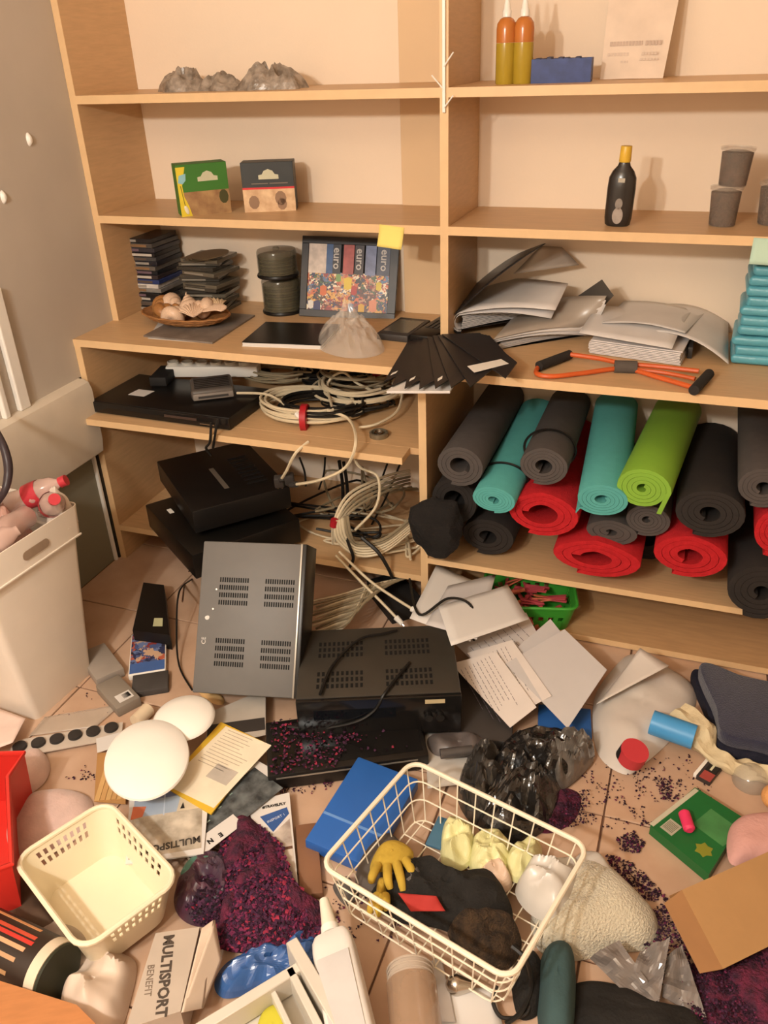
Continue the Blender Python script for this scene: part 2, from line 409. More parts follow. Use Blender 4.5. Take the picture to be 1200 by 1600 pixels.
roll(1075, 868, 62, 40, 'red', 'round red fleece roll in the bottom row under the black mat', y=-.235, turns=3, hole=.4, sag=.4, name='fleece_roll', cat='blanket')
roll(1213, 832, 38, 46, 'red', 'red fleece roll cut off by the right edge of the picture', y=-.235, turns=3, hole=.4, name='fleece_roll', cat='blanket')
roll(1011, 813, 37, 29, 'grey', 'small grey rolled mat tucked under the lime green flap', y=-.21, turns=4.5, hole=.25)
roll(953, 831, 45, 24, 'grey', 'flattened grey rolled mat squeezed between teal and wide red roll', y=-.21, turns=3, hole=.3, sag=.5)
roll(1188, 925, 56, 52, 'dark', 'lowest black rolled mat at the right edge', y=-.235, turns=4, hole=.3)
roll(708, 782, 40, 42, 'dark', 'black rolled mat deep in the left corner of the compartment', y=-.18, turns=3, hole=.5)
roll(760, 838, 46, 34, 'dark', 'black rolled mat at the bottom beside the dark bag', y=-.15, turns=3, hole=.4)
roll(1010, 840, 50, 40, 'dark', 'black rolled mat recessed behind the gap of two red rolls', y=-.03, turns=3, hole=.4, length=.33)
# black soft bag at the left of the compartment
b = B(); c = FY(682, 826, -.27)
bmesh.ops.create_icosphere(b, subdivisions=4, radius=1)
for v in b.verts:
    n_ = noise.noise(v.co*1.6)*.3+noise.noise(v.co*5)*.08
    v.co = V((v.co.x*.08, v.co.y*.06, v.co.z*.085))*(1+n_)
bmesh.ops.translate(b, verts=b.verts, vec=c+V((0, .02, 0)))
solo('fabric_bag', b, mat('black_fabric', '1B1817', .95, var=.3, bump=.3, bscale=200), 'lumpy black fabric bag stuffed beside the lower divider', 'bag')

# ================================================================ upper shelves
GP = mat('grey_plastic_wrap', 'A89A8C', .25, var=.5, scale=40, bump=.3, bscale=60, spec=.7, col2='6E6256')
def heap_px(name, pts, z, h, m, label, cat, amp=.5, freq=25, seed=0, p=3.6, ridge=False, group=None, rings=12, per=8, smooth=True, edge=0., oy=None):
    ring = [F(x, y, z) for x, y in pts]
    b = blob(B(), ring, z, h, amp=amp, freq=freq, seed=seed, p=p, ridge=ridge, rings=rings, per=per, edge=edge)
    return solo(name, b, m, label, cat, group=group, smooth=smooth)
def heap_xy(name, cx, cy, rx, ry, z, h, m, label, cat, rz=0., amp=.5, freq=25, seed=0, p=2.2, ridge=False, smooth=True, group=None, rings=12, rn=.15):
    ring = []
    for i in range(10):
        a = 2*PI*i/10; k = 1+rn*math.sin(seed*3+i*2.3)
        x, y = math.cos(a)*rx*k, math.sin(a)*ry*k
        ring.append(V((cx+x*math.cos(rz)-y*math.sin(rz), cy+x*math.sin(rz)+y*math.cos(rz), z)))
    b = blob(B(), ring, z, h, amp=amp, freq=freq, seed=seed, p=p, ridge=ridge, rings=rings, per=6)
    return solo(name, b, m, label, cat, group=group, smooth=smooth)
for k, (px, rx, h, sd, lb) in enumerate(((287, .085, .034, 1.2, 'crumpled grey plastic wrap at the left end of the top shelf heap'), (345, .06, .026, 4.4, 'low crumpled grey wrap in the middle of the top shelf heap'), (418, .11, .038, 8.1, 'widest crumpled grey wrap, rightmost on the top left shelf'))):
    q = FY(px, 140, .12)
    heap_xy('plastic_wrap', q.x, .13, rx, .06, Z1, h, GP, lb, 'packaging', amp=.8, freq=22, seed=sd, ridge=True, smooth=False)
# tea boxes
def tea(p0, p1, h, label, top, low, stripe, spoon):
    a, c = F(*p0, Z2), F(*p1, Z2); a.z = c.z = Z2
    M, W_, _ = frm(a, c, a+V((0, 0, 1))); e = thing('tea_box', label, 'box', M, 'tea boxes on the second shelf')
    part('carton', box(B(), 0, 0, -.065, W_, h, 0, .001, 1), top, e)
    part('picture_panel', PB(.0, .0, W_, h*.47, .0002), low, e, 'printed landscape')
    cr = [(-.028, 0), (-.028, .012), (-.018, .014), (-.012, .024), (0, .029), (.012, .024), (.018, .014), (.028, .012), (.028, 0)]
    cx = W_*(.52 if not spoon else .6); part('crest', prism(B(), [(cx+x*1.05, h*.66+y*.95) for x, y in cr], 0, .0005), mat('pale_crest', 'CFCDB0', .5), e, 'pale crest shaped label')
    if stripe:
        part('stripe', PB(0, h*.46, W_, h*.50, .0007), mat('red_stripe', 'D8363A', .5), e)
        for k, (x0_, x1_) in enumerate(((.18, .50), (.53, .88))): part('small_print', PB(W_*x0_, h*.565, W_*x1_, h*.585, .0003), mat('gold_print', '7C7064', .5), e)
        for (x, y, r) in ((.2, .2, .016), (.72, .27, .017), (.74, .15, .014)):
            part('tree_print', prism(B(), [(W_*x+math.cos(t)*r, h*y+math.sin(t)*r*1.2) for t in [i*PI/5 for i in range(10)]], .0007, .001), mat('tree_print', '9A7A60', .6), e)
    if spoon:
        ye = mat('yellow_print', 'E6CF3C', .45)
        part('side_strip', prism(B(), [(-.001, 0), (.031, 0), (.024, .03), (.014, .055), (.012, .085), (.026, h-.006), (-.001, h-.006)], .0003, .0008), ye, e, 'yellow strip with a spoon')
        part('blue_band', prism(B(), [(.001, h*.66), (.006, h*.8), (.026, h*.83), (.024, h*.70), (.014, h*.63)], .0009, .0013), mat('pale_blue_print', '8FC4D0', .5), e)
        s_ = B(); bmesh.ops.create_uvsphere(s_, u_segments=14, v_segments=8, radius=1)
        bmesh.ops.transform(s_, matrix=TR(.016, .018, .0012, .3) @ Matrix.Diagonal((.006, .013, .002, 1)), verts=s_.verts)
        part('spoon', s_, mat('spoon_print', 'E9E3C9', .3), e)
        part('stem', prism(B(), [(.012, .03), (.014, .03), (.008, .085), (.006, .085)], .0009, .0013), mat('dark_stem', '6B6A2A', .5), e)
        part('bush_print', prism(B(), [(W_*.88+math.cos(t)*.014, h*.33+math.sin(t)*.02) for t in [i*PI/5 for i in range(10)]], .0007, .001), mat('bush_print', '4B4A28', .6), e)
    return e
tea((285, 339), (362, 331), .141, 'green tea box with a yellow spoon strip down its left side', mat('green_carton', '3F7A30', .5, var=.08), mat('field_print', 'B08E62', .5, col2='8E6A4A', scale=25), False, True)
tea((383, 332), (463, 329), .137, 'black and cream tea box with a red stripe', mat('black_carton', '35393A', .45, var=.15), mat('cream_print', 'E8C9A0', .5, col2='C9A27C', scale=30), True, False)
def note(name, px, py, y, w_, h_, tilt, m, lab):
    q = FY(px, py, y); M = Matrix.Translation(q) @ Matrix.Rotation(tilt, 4, 'Y') @ Matrix.Rotation(PI/2, 4, 'X')
    b = B(); c = [V((-w_/2, -h_, 0)), V((w_/2, -h_, 0)), V((w_/2, 0, 0)), V((-w_/2, 0, 0))]
    sheet(b, c, .0004, 6, curl=lambda u, v: .012*(1-v)**2)
    solo(name, b, m, lab, 'note', M, smooth='all')
note('sticky_note', 612, 353, -.0016, .07, .056, .10, mat('yellow_note', 'F0DC7C', .8, var=.04), 'yellow sticky note hanging from the middle shelf edge above the picture')
note('sticky_note', 1205, 373, -.0016, .075, .058, .03, mat('mint_note', 'B9D6C4', .8, var=.04), 'pale mint sticky note on the shelf edge above the turquoise packs')
# bottles on the top right shelf
def spray(px, lab):
    q = V((FY(px, 130, .1).x, .1, Z1))
    e = thing('spray_bottle', lab, 'bottle', Matrix.Translation(q) @ Matrix.Diagonal((.86, .86, .79, 1)), 'two spray bottles on the top right shelf')
    b = lathe(B(), [(.026, 0), (.028, .004), (.028, .112), (.0279, .113)], 24); part('lower_liquid', b, mat('yellow_green_liquid', 'C6A838', .2, var=.1, trans=.25), e, 'yellow green lower half')
    b = lathe(B(), [(.0279, .1135), (.028, .15), (.026, .165), (.018, .177), (.011, .181)], 24); part('upper_liquid', b, mat('orange_liquid', 'D2813C', .2, var=.1, trans=.2), e, 'orange upper half')
    b = lathe(B(), [(.0125, .182), (.0125, .198), (.010, .202), (.007, .225), (.005, .238), (.004, .25)], 18); part('nozzle_cap', b, mat('white_cap', 'F8F4EC', .25), e, 'white pointed cap')
spray(789, 'spray bottle with orange over yellow liquid, nearer the divider'); spray(816, 'spray bottle with orange over yellow liquid, nearer the blue box')
a, c = FY(829, 131, .09), FY(922, 131, .10); M, W_, _ = frm(V((a.x, .09, Z1)), V((c.x, .10, Z1)), V((a.x, .09, Z1+1)))
e = thing('shallow_box', 'low blue open box of small packets beside the spray bottles', 'box', M)
BL = mat('blue_carton', '3E4E86', .5, var=.3, scale=30)
b = B(); box(b, 0, 0, -.002, W_, .052, 0); box(b, 0, 0, -.07, W_, .052, -.068); box(b, 0, 0, -.068, .002, .052, -.002); box(b, W_-.002, 0, -.068, W_, .052, -.002); box(b, .002, 0, -.068, W_-.002, .002, -.002)
part('tray', b, BL, e)
for k in range(9):
    x = .008+k*(W_-.02)/9; part('packet', box(B(), x, .003, -.06, x+.011, .052+.006*random.random(), -.008, .001, 1), mat('dark_packet', '3A3C5C', .5, var=.3), e)
a, c = FY(938, 128, .2), FY(1022, 130, .2)
M, W_, _ = frm(V((a.x, .19, Z1+.0005)), V((c.x+.02, .19, Z1+.0005)), V((a.x, .27, Z1+.27)))
e = thing('leaning_sheet', 'pale sheet with faint print leaning on the wall of the top right shelf', 'paper', M)
part('sheet', sheet(B(), [V((0, 0, 0)), V((W_, 0, 0)), V((W_+.02, .26, 0)), V((0, .25, 0))], .0006, 6, .003, 8), mat('faded_sheet', 'EBD6C2', .8), e)
for y, x0_, x1_, hh, mm in ((.074, .10, .62, .010, 'CDB5A4'), (.074, .66, .92, .010, 'CDB5A4'), (.052, .08, .42, .007, 'DCC7B6'), (.052, .62, .88, .007, 'DCC7B6'), (.036, .30, .42, .005, 'DCC7B6'), (.040, .60, .9, .005, 'DCC7B6')):
    x = W_*x0_
    while x < W_*x1_: part('faint_print', PB(x, y, min(x+.006, W_*x1_), y+hh, .0035), mat('faint_'+mm, mm, .7), e); x += .0075
# black bottle with a yellow cap
q = F(963, 354, Z2); e = thing('lotion_bottle', 'black flat bottle with a yellow cap on the second shelf', 'bottle', Matrix.Translation((q.x, q.y+.012, Z2)) @ Matrix.Rotation(.03, 4, 'Y'))
part('bottle_body', lathe(B(), [(.026, 0), (.031, .004), (.0335, .02), (.0345, .09), (.033, .115), (.026, .13), (.0155, .142), (.013, .15)], 28, sy=.62), mat('dark_brown_gloss', '2C2826', .25, var=.2, spec=.6), e)
part('cap', lathe(B(), [(.0135, .1505), (.0145, .153), (.0135, .186), (.013, .187)], 20), mat('yellow_cap', 'DDB23C', .35), e, 'yellow cap')
for (pts, mm, nm) in (([(math.cos(t)*.013, .028+math.sin(t)*.020) for t in [i*PI/8 for i in range(16)]], 'A79A90', 'figure_print'), ([(math.cos(t)*.009, .056+math.sin(t)*.013) for t in [i*PI/8 for i in range(16)]], '8D837A', 'figure_print'), ([(-.008, .106), (.008, .106), (.008, .116), (-.008, .116)], 'B8B0A0', 'price_tag')):
    b = prism(B(), pts, 0, .0006); bmesh.ops.transform(b, matrix=Matrix.Translation((0, -.0222, 0)) @ Matrix.Rotation(PI/2, 4, 'X'), verts=b.verts); part(nm, b, mat(nm+mm, mm, .5, var=.2, scale=60), e)
# clear tubs of dark dried fruit
TUB = mat('clear_tub', 'D9C9B8', .12, alpha=.22, spec=.8); FR = mat('dried_berries', '4A3228', .8, var=.6, scale=50, bump=1, bscale=130)
def tub(x, y, z, r, h, lab, rz=0., fill=.86, m=FR):
    e = thing('clear_tub', lab, 'container', Matrix.Translation((x, y, z)) @ Matrix.Rotation(rz, 4, 'Y'), 'clear tubs of dried berries')
    part('contents', lathe(B(), [(r*.82, .002), (r*.84, .004), (r*.955, h*fill), (r*.5, h*(fill+.06)), (.001, h*(fill+.07))], 20), m, e, 'dark dried berries')
    part('tub_wall', lathe(B(), [(r*.84, 0), (r*.86, .001), (r*.98, h*.9), (r*1.04, h*.91), (r*1.04, h*.97)], 24), TUB, e)
    part('lid', lathe(B(), [(r*1.06, h*.93), (r*1.07, h), (r*.9, h), (r*.88, h-.003), (.001, h-.003)], 24), TUB, e)
    return e
q = F(1126, 352, Z2); tub(q.x+.002, q.y, Z2, .0365, .092, 'lower clear tub of dark berries beside the yellow capped bottle')
tub(q.x+.012, q.y, Z2+.0925, .0375, .088, 'upper clear tub of dark berries stacked left of the frame edge', .03)
q = F(1200, 352, Z2); tub(q.x+.012, q.y+.02, Z2, .044, .10, 'lower clear tub of brown berries at the right edge'); tub(q.x+.022, q.y+.02, Z2+.1005, .044, .095, 'upper clear tub at the right edge of the second shelf')
# white twig hanger on the divider
e = thing('hook_rail', 'white plastic twig shaped hook rail fixed to the shelf divider', 'hook rail', V((XD-.010, -.0015, Z1)))
part('rail', box(B(), -.004, -.005, -.055, .004, 0, .55, .001, 1), WHITE, e)
for (z0, dx, dz) in ((.045, .026, .03), (-.004, -.028, .032), (-.045, .026, .028), (.2, -.026, .03)):
    part('hook', tube(B(), [(0, -.004, z0), (dx*.5, -.008, z0+dz*.5), (dx, -.012, z0+dz)], .0018, 6), WHITE, e)

# ================================================================ counter, left
ZK = ZC_
spines = ['2D2A2B', '5A5450', '2A2C33', '1F1F22', '8E8A86', 'D8D2CC', '2F3F74', '3A3236', '24262C', '6A645E', '2B2B33', '4A4A4C', '242226', '3C3A40', '55504C']
ORD = ['first', 'second', 'third', 'fourth', 'fifth', 'sixth', 'seventh', 'eighth']
ORD16 = [a_+' from the '+b_ for b_ in ('top', 'bottom') for a_ in (ORD if b_ == 'top' else ORD[::-1])]
cx0 = FY(219, 470, .2).x; z = ZK
for k in range(16):
    h = .0145; dx = random.uniform(-.006, .006); W_ = .190 if k % 4 else .180
    e = thing('disc_case', 'disc case in the tall stack by the left panel, ' + (ORD[k]+' from the bottom' if k < 8 else ORD[15-k]+' from the top'), 'case', TR(cx0+dx-.012*(k/16)*0, .135+random.uniform(-.006, .006), z, random.uniform(-.03, .03)), 'disc cases stacked by the left panel')
    part('case_shell', box(B(), 0, 0, 0, .135, .15, h-.0008, .0012, 1), mat('case_'+spines[k % 15], spines[k % 15], .3, var=.3, scale=30), e)
    part('spine_label', box(B(), .012+.03*random.random(), -.0006, .003, .075+.05*random.random(), 0, h-.004), mat('spine_lab%d' % (k % 5), ['9A948C', '5C5048', 'C2BAB0', '6E5A66', '8A6A4C'][k % 5], .4), e)
    z += h
jx = FY(305, 470, .2).x; z = ZK
for k in range(14):
    e = thing('jewel_case', 'slim grey disc case in the crooked stack, %s' % (['lowest one', 'second from the bottom', 'third from the bottom', 'fourth from the bottom', 'fifth from the bottom', 'sixth from the bottom', 'seventh from the bottom', 'seventh from the top', 'sixth from the top', 'fifth from the top', 'fourth from the top', 'third from the top', 'second from the top', 'topmost one'][k]), 'case', TR(jx+.01*math.sin(k*2.1), .135+.008*math.cos(k*3), z, .22*math.sin(k*1.7)), 'slim cases in the crooked stack')
    part('case_shell', box(B(), 0, 0, 0, .135, .125, .0118, .001, 1), mat('smoke_case%d' % (k % 3), ['565046', '6E6658', '3D3933'][k % 3], .2, var=.3, scale=20, spec=.6), e)
    part('inner_sleeve', box(B(), .01, -.0004, .003, .09, 0, .008), mat('sleeve_edge%d' % (k % 2), ['8E867A', '3A3630'][k % 2], .5), e)
    z += .0125
z0 = z
DISC = mat('disc_surface', '6F6552', .25, metal=.5, var=.2)
for k in range(3):
    q = (jx+.075+.02*k, .17-.012*k)
    b = lathe(B(), [(.008, 0), (.06, 0), (.06, .0012), (.008, .0012)], 40, cap=False); b = cyl(B(), (0, 0, 0), (0, 0, .0012), .06, seg=40)
    solo('loose_disc', b, DISC, 'loose disc lying on the crooked stack, %s' % ('left', 'middle', 'right')[k] , 'disc', TR(q[0], q[1], z0+.002+.006*k, 0, .06, -.05))
def spindle(x, y, z, h, lab):
    e = thing('disc_spindle', lab, 'disc spindle', V((x, y, z)), 'disc spindles')
    part('base', lathe(B(), [(.066, 0), (.067, .004), (.065, .009), (.062, .01)], 36), BLACK, e)
    n = 10
    for k in range(n):
        part('disc', cyl(B(), (0, 0, .011+k*(h-.02)/n), (0, 0, .011+(k+.8)*(h-.02)/n), .0595, seg=32), mat('spindle_disc%d' % (k % 2), ['3A392E', '57543F'][k % 2], .25, metal=.3), e)
    part('dome', lathe(B(), [(.0625, .0105), (.0628, h), (.060, h+.006), (.012, h+.008), (.009, h+.014), (.001, h+.015)], 36), mat('smoky_dome', '6E6A58', .12, alpha=.45, spec=.8), e)
sx = FY(436, 470, .2).x
spindle(sx, .225, ZK, .10, 'lower disc spindle under a smoky dome beside the framed picture'); spindle(sx-.004, .22, ZK+.1155, .075, 'upper disc spindle stacked on the other one')
# framed collage picture
BLp, BRp = F(468, 494, ZK), F(617, 497, ZK)
top = V((BLp.x+.004, BLp.y+.085, ZK+.235)); M, W_, _ = frm(BLp+V((0, 0, .001)), BRp+V((0, 0, .001)), top)
H_ = .245
e = thing('framed_picture', 'black framed colourful collage leaning back on the counter', 'picture', M)
b = B()
for (x0, y0, x1, y1) in ((0, 0, W_, .022), (0, H_-.022, W_, H_), (0, .022, .022, H_-.022), (W_-.026, .022, W_, H_-.022)): box(b, x0, y0, -.008, x1, y1, .006, .001, 1)
part('frame', b, mat('black_frame', '2A2627', .4), e)
part('backing', box(B(), .01, .01, -.012, W_-.01, H_-.01, -.008), BLACKM, e)
iw, ih = W_-.048, H_-.044
part('collage_print', PB(.022, .022, .022+iw, .022+ih*.58, 0), mosaic('collage', ['5A2E22', 'C8653C', '2B2C52', 'E8D9C0', '3E5A3A', '8E3230', 'D8A24C', '22242E', '4C6F96', 'B98A70'], 62), e, 'crowd of small colourful figures')
cols = [('E0D0C4', .0, .22), ('3D5F94', .22, .30), ('2E2A30', .30, .40), ('B8524A', .43, .56), ('3A2A2C', .57, .68), ('7C86AC', .70, .83), ('4A4E62', .84, 1.)]
for c, a, z_ in cols: part('strip_print', PB(.022+iw*a, .022+ih*.56, .022+iw*z_, .022+ih, .0006), mat('strip'+c, c, .4, var=.3, scale=40), e)
for a in (.35, .63, .93): text('euro', .034, mat('pale_print', 'C9C2BC', .4), e, TR(.022+iw*a, .022+ih*.79, .0012, -PI/2), bold=.0005)
for (x, y, r, c) in ((.5, .42, .02, 'E0C23C'), (.05, .08, .014, 'DDD6D0'), (.13, .06, .018, '2F2C62'), (.55, .06, .014, '3C78AC'), (.68, .05, .016, 'D8A83C'), (.82, .1, .02, 'D88C6A'), (.88, .4, .014, 'D9C23A'), (.38, .5, .013, '7CA05C'), (.58, .32, .015, 'B23A34'), (.2, .3, .017, 'D8703C')):
    pts = [(.022+iw*x+math.cos(t)*r*(.6+.3*(i % 2)), .022+ih*y+math.sin(t)*r) for i, t in enumerate([k*PI/4 for k in range(8)])]
    part('figure_print', prism(B(), pts, .0006, .001), mat('fig'+c, c, .4), e)
# magazines, bowl of shells
def flat(name, pts, z, th, m, lab, cat, group=None, amp=0., freq=9, curl=None, n=8, seed=0., zs=None):
    zs = zs or [z+th]*4
    c = [F(x, y, zz) for (x, y), zz in zip(pts, zs)]
    return solo(name, sheet(B(), c, th, n, amp, freq, seed, curl), m, lab, cat, group=group)
flat('magazine', [(224, 524), (332, 535), (398, 492), (300, 484)], ZK+.0004, .005, mat('grey_cover', '8A8078', .35, var=.4, scale=16), 'grey magazine under the basket of shells, upper of two', 'magazine', 'magazines under the shells')
flat('magazine', [(231, 529), (322, 536), (372, 506), (250, 500)], ZK, .0004, PAPER, 'thin pale leaflet sticking out under the grey magazine', 'leaflet')
q = F(291, 503, ZK+.008)
e = thing('wicker_bowl', 'oval wicker bowl holding large sea shells', 'bowl', Matrix.Translation((q.x, q.y+.004, ZK+.0058)) @ Matrix.Rotation(-.1, 4, 'Z'))
WK = mat('wicker', 'B07A48', .6, var=.35, scale=60, stretch=(1, 1, 6), bump=.4, bscale=120)
part('bowl', lathe(B(), [(.001, 0), (.07, 0), (.10, .012), (.124, .03), (.121, .031), (.095, .016), (.065, .006), (.001, .006)], 40, sx=1.25, sy=.72, cap=False), WK, e)
for zz, rr in ((.008, .088), (.016, .106), (.024, .117), (.031, .124)):
    part('rim' if zz > .03 else 'strand', tube(B(), [(math.cos(t)*rr*1.25, math.sin(t)*rr*.72, zz+.0012*math.sin(t*18)) for t in [2*PI*i/60 for i in range(60)]], .0035 if zz > .03 else .002, 6, True), WK, e)
SH = [mat('shell_cream', 'EAD9BC', .4, var=.3, scale=30, col2='C79A68'), mat('shell_brown', 'C08A50', .4, var=.4, scale=40, col2='7A4C2C'), mat('shell_pink', 'E8C8AC', .35, var=.2, scale=20)]
def shell(x, y, z, s, kind, rz, rx, lab):
    b = B()
    if kind == 'spiral':
        pts, n = [], 60
        for i in range(n):
            t = i/n; a = t*2*PI*3.4; r = .55*(1-t)**1.1
            pts.append(V((math.cos(a)*r*.62, math.sin(a)*r*.62, t*1.5-.4)))
        tube(b, pts, lambda t: .38*(1-t)**1.05+.02, 10)
    else:
        N = 20; ap = b.verts.new((0, -.6, .12)); rings = []
        for j in range(1, 6):
            rr = j/5; row = []
            for i in range(N+1):
                a = -1.15+2.3*i/N; k = 1+.05*math.cos(i*PI)
                row.append(b.verts.new((math.sin(a)*rr*k, -.6+math.cos(a)*rr*1.25*k, .12+.42*math.sin(rr*PI*.62)*(.9+.1*math.cos(i*PI))*math.cos(a*.8)-.05)))
            rings.append(row)
        for i in range(N): b.faces.new((ap, rings[0][i], rings[0][i+1]))
        for r0, r1 in zip(rings, rings[1:]):
            for i in range(N): b.faces.new((r0[i], r1[i], r1[i+1], r0[i+1]))
        SOL(b, geom=b.faces[:], thickness=.05)
    m = SH[int(abs(rz)*10) % 3]
    solo('sea_shell', b, m, lab, 'shell', TR(x, y, z, rz, rx) @ Matrix.Scale(s*(1.55 if kind == 'spiral' else 1.25), 4), 'sea shells in the wicker bowl')
bx, by, bz = q.x, q.y, ZK+.028
for (dx, dy, dz, s, kd, rz, rx, lb) in ((-.095, .02, .018, .034, 'spiral', .4, 1.3, 'pale spiral shell at the left end of the bowl'), (-.055, -.015, .012, .036, 'spiral', 2.2, 1.2, 'cream spiral shell near the front left of the bowl'), (-.06, .035, .022, .034, 'spiral', 1.1, 1.5, 'cream spiral shell at the back left of the bowl'),
    (-.01, -.03, .010, .036, 'spiral', 2.9, 1.3, 'brown spiral shell in the front centre of the bowl'), (0, .03, .024, .034, 'spiral', 3.8, 1.0, 'brown spiral shell in the back centre of the bowl'), (.05, .02, .02, .036, 'spiral', 5.0, 1.4, 'dark tipped spiral shell right of centre'), (.045, -.02, .012, .045, 'fan', .5, .1, 'ribbed fan shell at the front of the bowl'), (.10, .0, .014, .046, 'fan', -.5, -.2, 'ribbed fan shell at the right end of the bowl'), (.085, .035, .02, .04, 'fan', 1.2, .1, 'pale fan shell at the back right of the bowl')):
    shell(bx+dx, by+dy, bz+dz, s, kd, rz, rx, lb)
# black notebook
c = [F(*p, ZK+.014) for p in ((377, 534), (498, 543), (508, 506), (405, 502))]
M, W_, H_ = frm(c[0]-V((0, 0, .014)), c[1]-V((0, 0, .014)), c[3]-V((0, 0, .014)))
e = thing('notebook', 'black covered notebook with thick white pages on the counter', 'notebook', M)
part('pages', box(B(), .003, 0, .0015, W_-.003, H_*.96, .011), PAPER, e, 'white page block'); part('cover', box(B(), 0, .001, .0112, W_, H_, .0135, .001, 1), BLACK, e); part('back_cover', box(B(), 0, .001, 0, W_, H_, .0013), WHITE, e)
# cellophane gift bag
b = B(); q = F(548, 540, ZK); rg = [F(x, y, ZK) for x, y in ((498, 545), (500, 525), (525, 515), (560, 515), (592, 530), (600, 550), (570, 560), (530, 558))]
blob(b, rg, ZK+.001, .07, amp=.35, freq=28, seed=3, p=1.8, ridge=True, rings=12)
cc = V((sum(v.x for v in rg)/8, sum(v.y for v in rg)/8, 0))
for v in b.verts:
    d_ = (V((v.co.x, v.co.y, 0))-cc).length
    if d_ < .03: v.co.z += .045*(1-d_/.03)
solo('cellophane_bag', b, CLEAR, 'crumpled clear cellophane bag with twisted top before the framed picture', 'bag', smooth=False)
# chargers and gadgets
def block(name, pts, z, h, m, lab, cat, bv=.003, extra=None, group=None):
    c = [F(*p, z+h) for p in pts]; c = [V((p.x, p.y, z)) for p in c]
    M, W_, H_ = frm(c[0], c[1], c[3]); e = thing(name, lab, cat, M, group)
    part('body', box(B(), 0, 0, 0, W_, H_, h, bv), m, e)
    if extra: extra(e, W_, H_, h)
    return e
def g1(e, w_, h_, h): part('screen', box(B(), w_*.1, h_*.15, h, w_*.9, h_*.85, h+.0008), mat('grey_screen', '5C584C', .2), e)
block('mobile_device', [(588, 520), (632, 528), (660, 497), (612, 494)], ZK, .02, DGREY, 'dark grey handheld device lying right of the cellophane bag', 'device', extra=g1)
def g2(e, w_, h_, h):
    for k in range(4): part('key', box(B(), w_*(.15+.2*k), h_*.3, h, w_*(.27+.2*k), h_*.6, h+.002), DGREY, e)
block('remote_control', [(640, 522), (668, 530), (690, 492), (662, 483)], ZK+.001, .025, BLACK, 'black remote control lying against the shelf divider', 'remote', extra=g2)
# fan of black folders hanging over the counter edge
FB = mat('black_card', '2A2728', .45, var=.15)
flat('paper_pad', [(604, 611), (703, 611), (716, 588), (640, 580)], ZK+.0005, .006, PAPER, 'white pad of sheets under the black folders at the counter edge', 'paper')
piv = F(772, 545, ZK+.01)
for k in range(8):
    z = ZK+.008+k*.0045; a = math.radians(205+k*9.5) if k < 7 else math.radians(270)
    tipL = [(600, 596), (612, 603), (632, 606), (655, 607), (680, 606), (705, 605), (735, 604), (790, 590)][k]
    tipT = [(638, 532), (645, 530), (652, 528), (660, 526), (668, 525), (676, 524), (684, 523), (690, 522)][k]
    far = [(745, 535), (752, 538), (760, 540), (768, 545), (775, 548), (784, 552), (794, 556), (808, 566)][k]
    bk = [(735, 520), (740, 520), (745, 520), (750, 521), (755, 522), (760, 523), (765, 524), (750, 520)][k]
    c = [F(*p, z) for p in (tipL, far, bk, tipT)]
    M_, _, _ = frm(c[0], c[1], c[3])
    e = thing('folder', ['lowest black folder of the fan, reaching furthest left over the edge'] [0] if k == 0 else ('topmost black folder of the fan with a white address label' if k == 7 else 'thin black folder of the counter edge fan, '+ORD[k]+' from the bottom'), 'folder', Matrix.Translation(c[0]), 'black folders fanned over the counter edge')
    b = sheet(B(), [p-c[0] for p in c], .003, 3); part('cover', b, FB, e)
    if k in (0, 2, 4):
        u = (c[1]-c[0]).normalized(); t = (c[3]-c[0]).normalized(); o_ = u*.014+t*.030+V((0, 0, .0008))
        part('white_label', sheet(B(), [o_, o_+u*.022, o_+u*.026+t*.016, o_+u*.003+t*.016], .0004, 1), WHITE, e)
    if k == 7:
        pp = [F(*p, z+.0008)-c[0] for p in ((741, 582), (795, 568), (783, 561), (730, 572))]
        part('address_label', sheet(B(), pp, .0004, 1), WHITE, e, 'white address label')

# ================================================================ counter, right
SLV = mat('plastic_sleeved_paper', 'DCD6D2', .28, var=.10, scale=9, spec=.7)
def stack(name, c, z, n, th, lab, cat, m=SLV, jit=.004, group=None, curlf=None, M0=None):
    """stack of sheets: one thing, each visible sheet a part"""
    e = thing(name, lab, cat, V((c[0].x, c[0].y, z)), group)
    for k in range(n):
        j = V((random.uniform(-jit, jit), random.uniform(-jit, jit), 0))
        cc = [V((p.x-c[0].x, p.y-c[0].y, p.z-z+k*th))+j for p in c]
        part('sheet', sheet(B(), cc, th*.62, 6, curl=curlf), m, e)
    return e
BC = mat('binder_black', '2B2726', .35, var=.2)
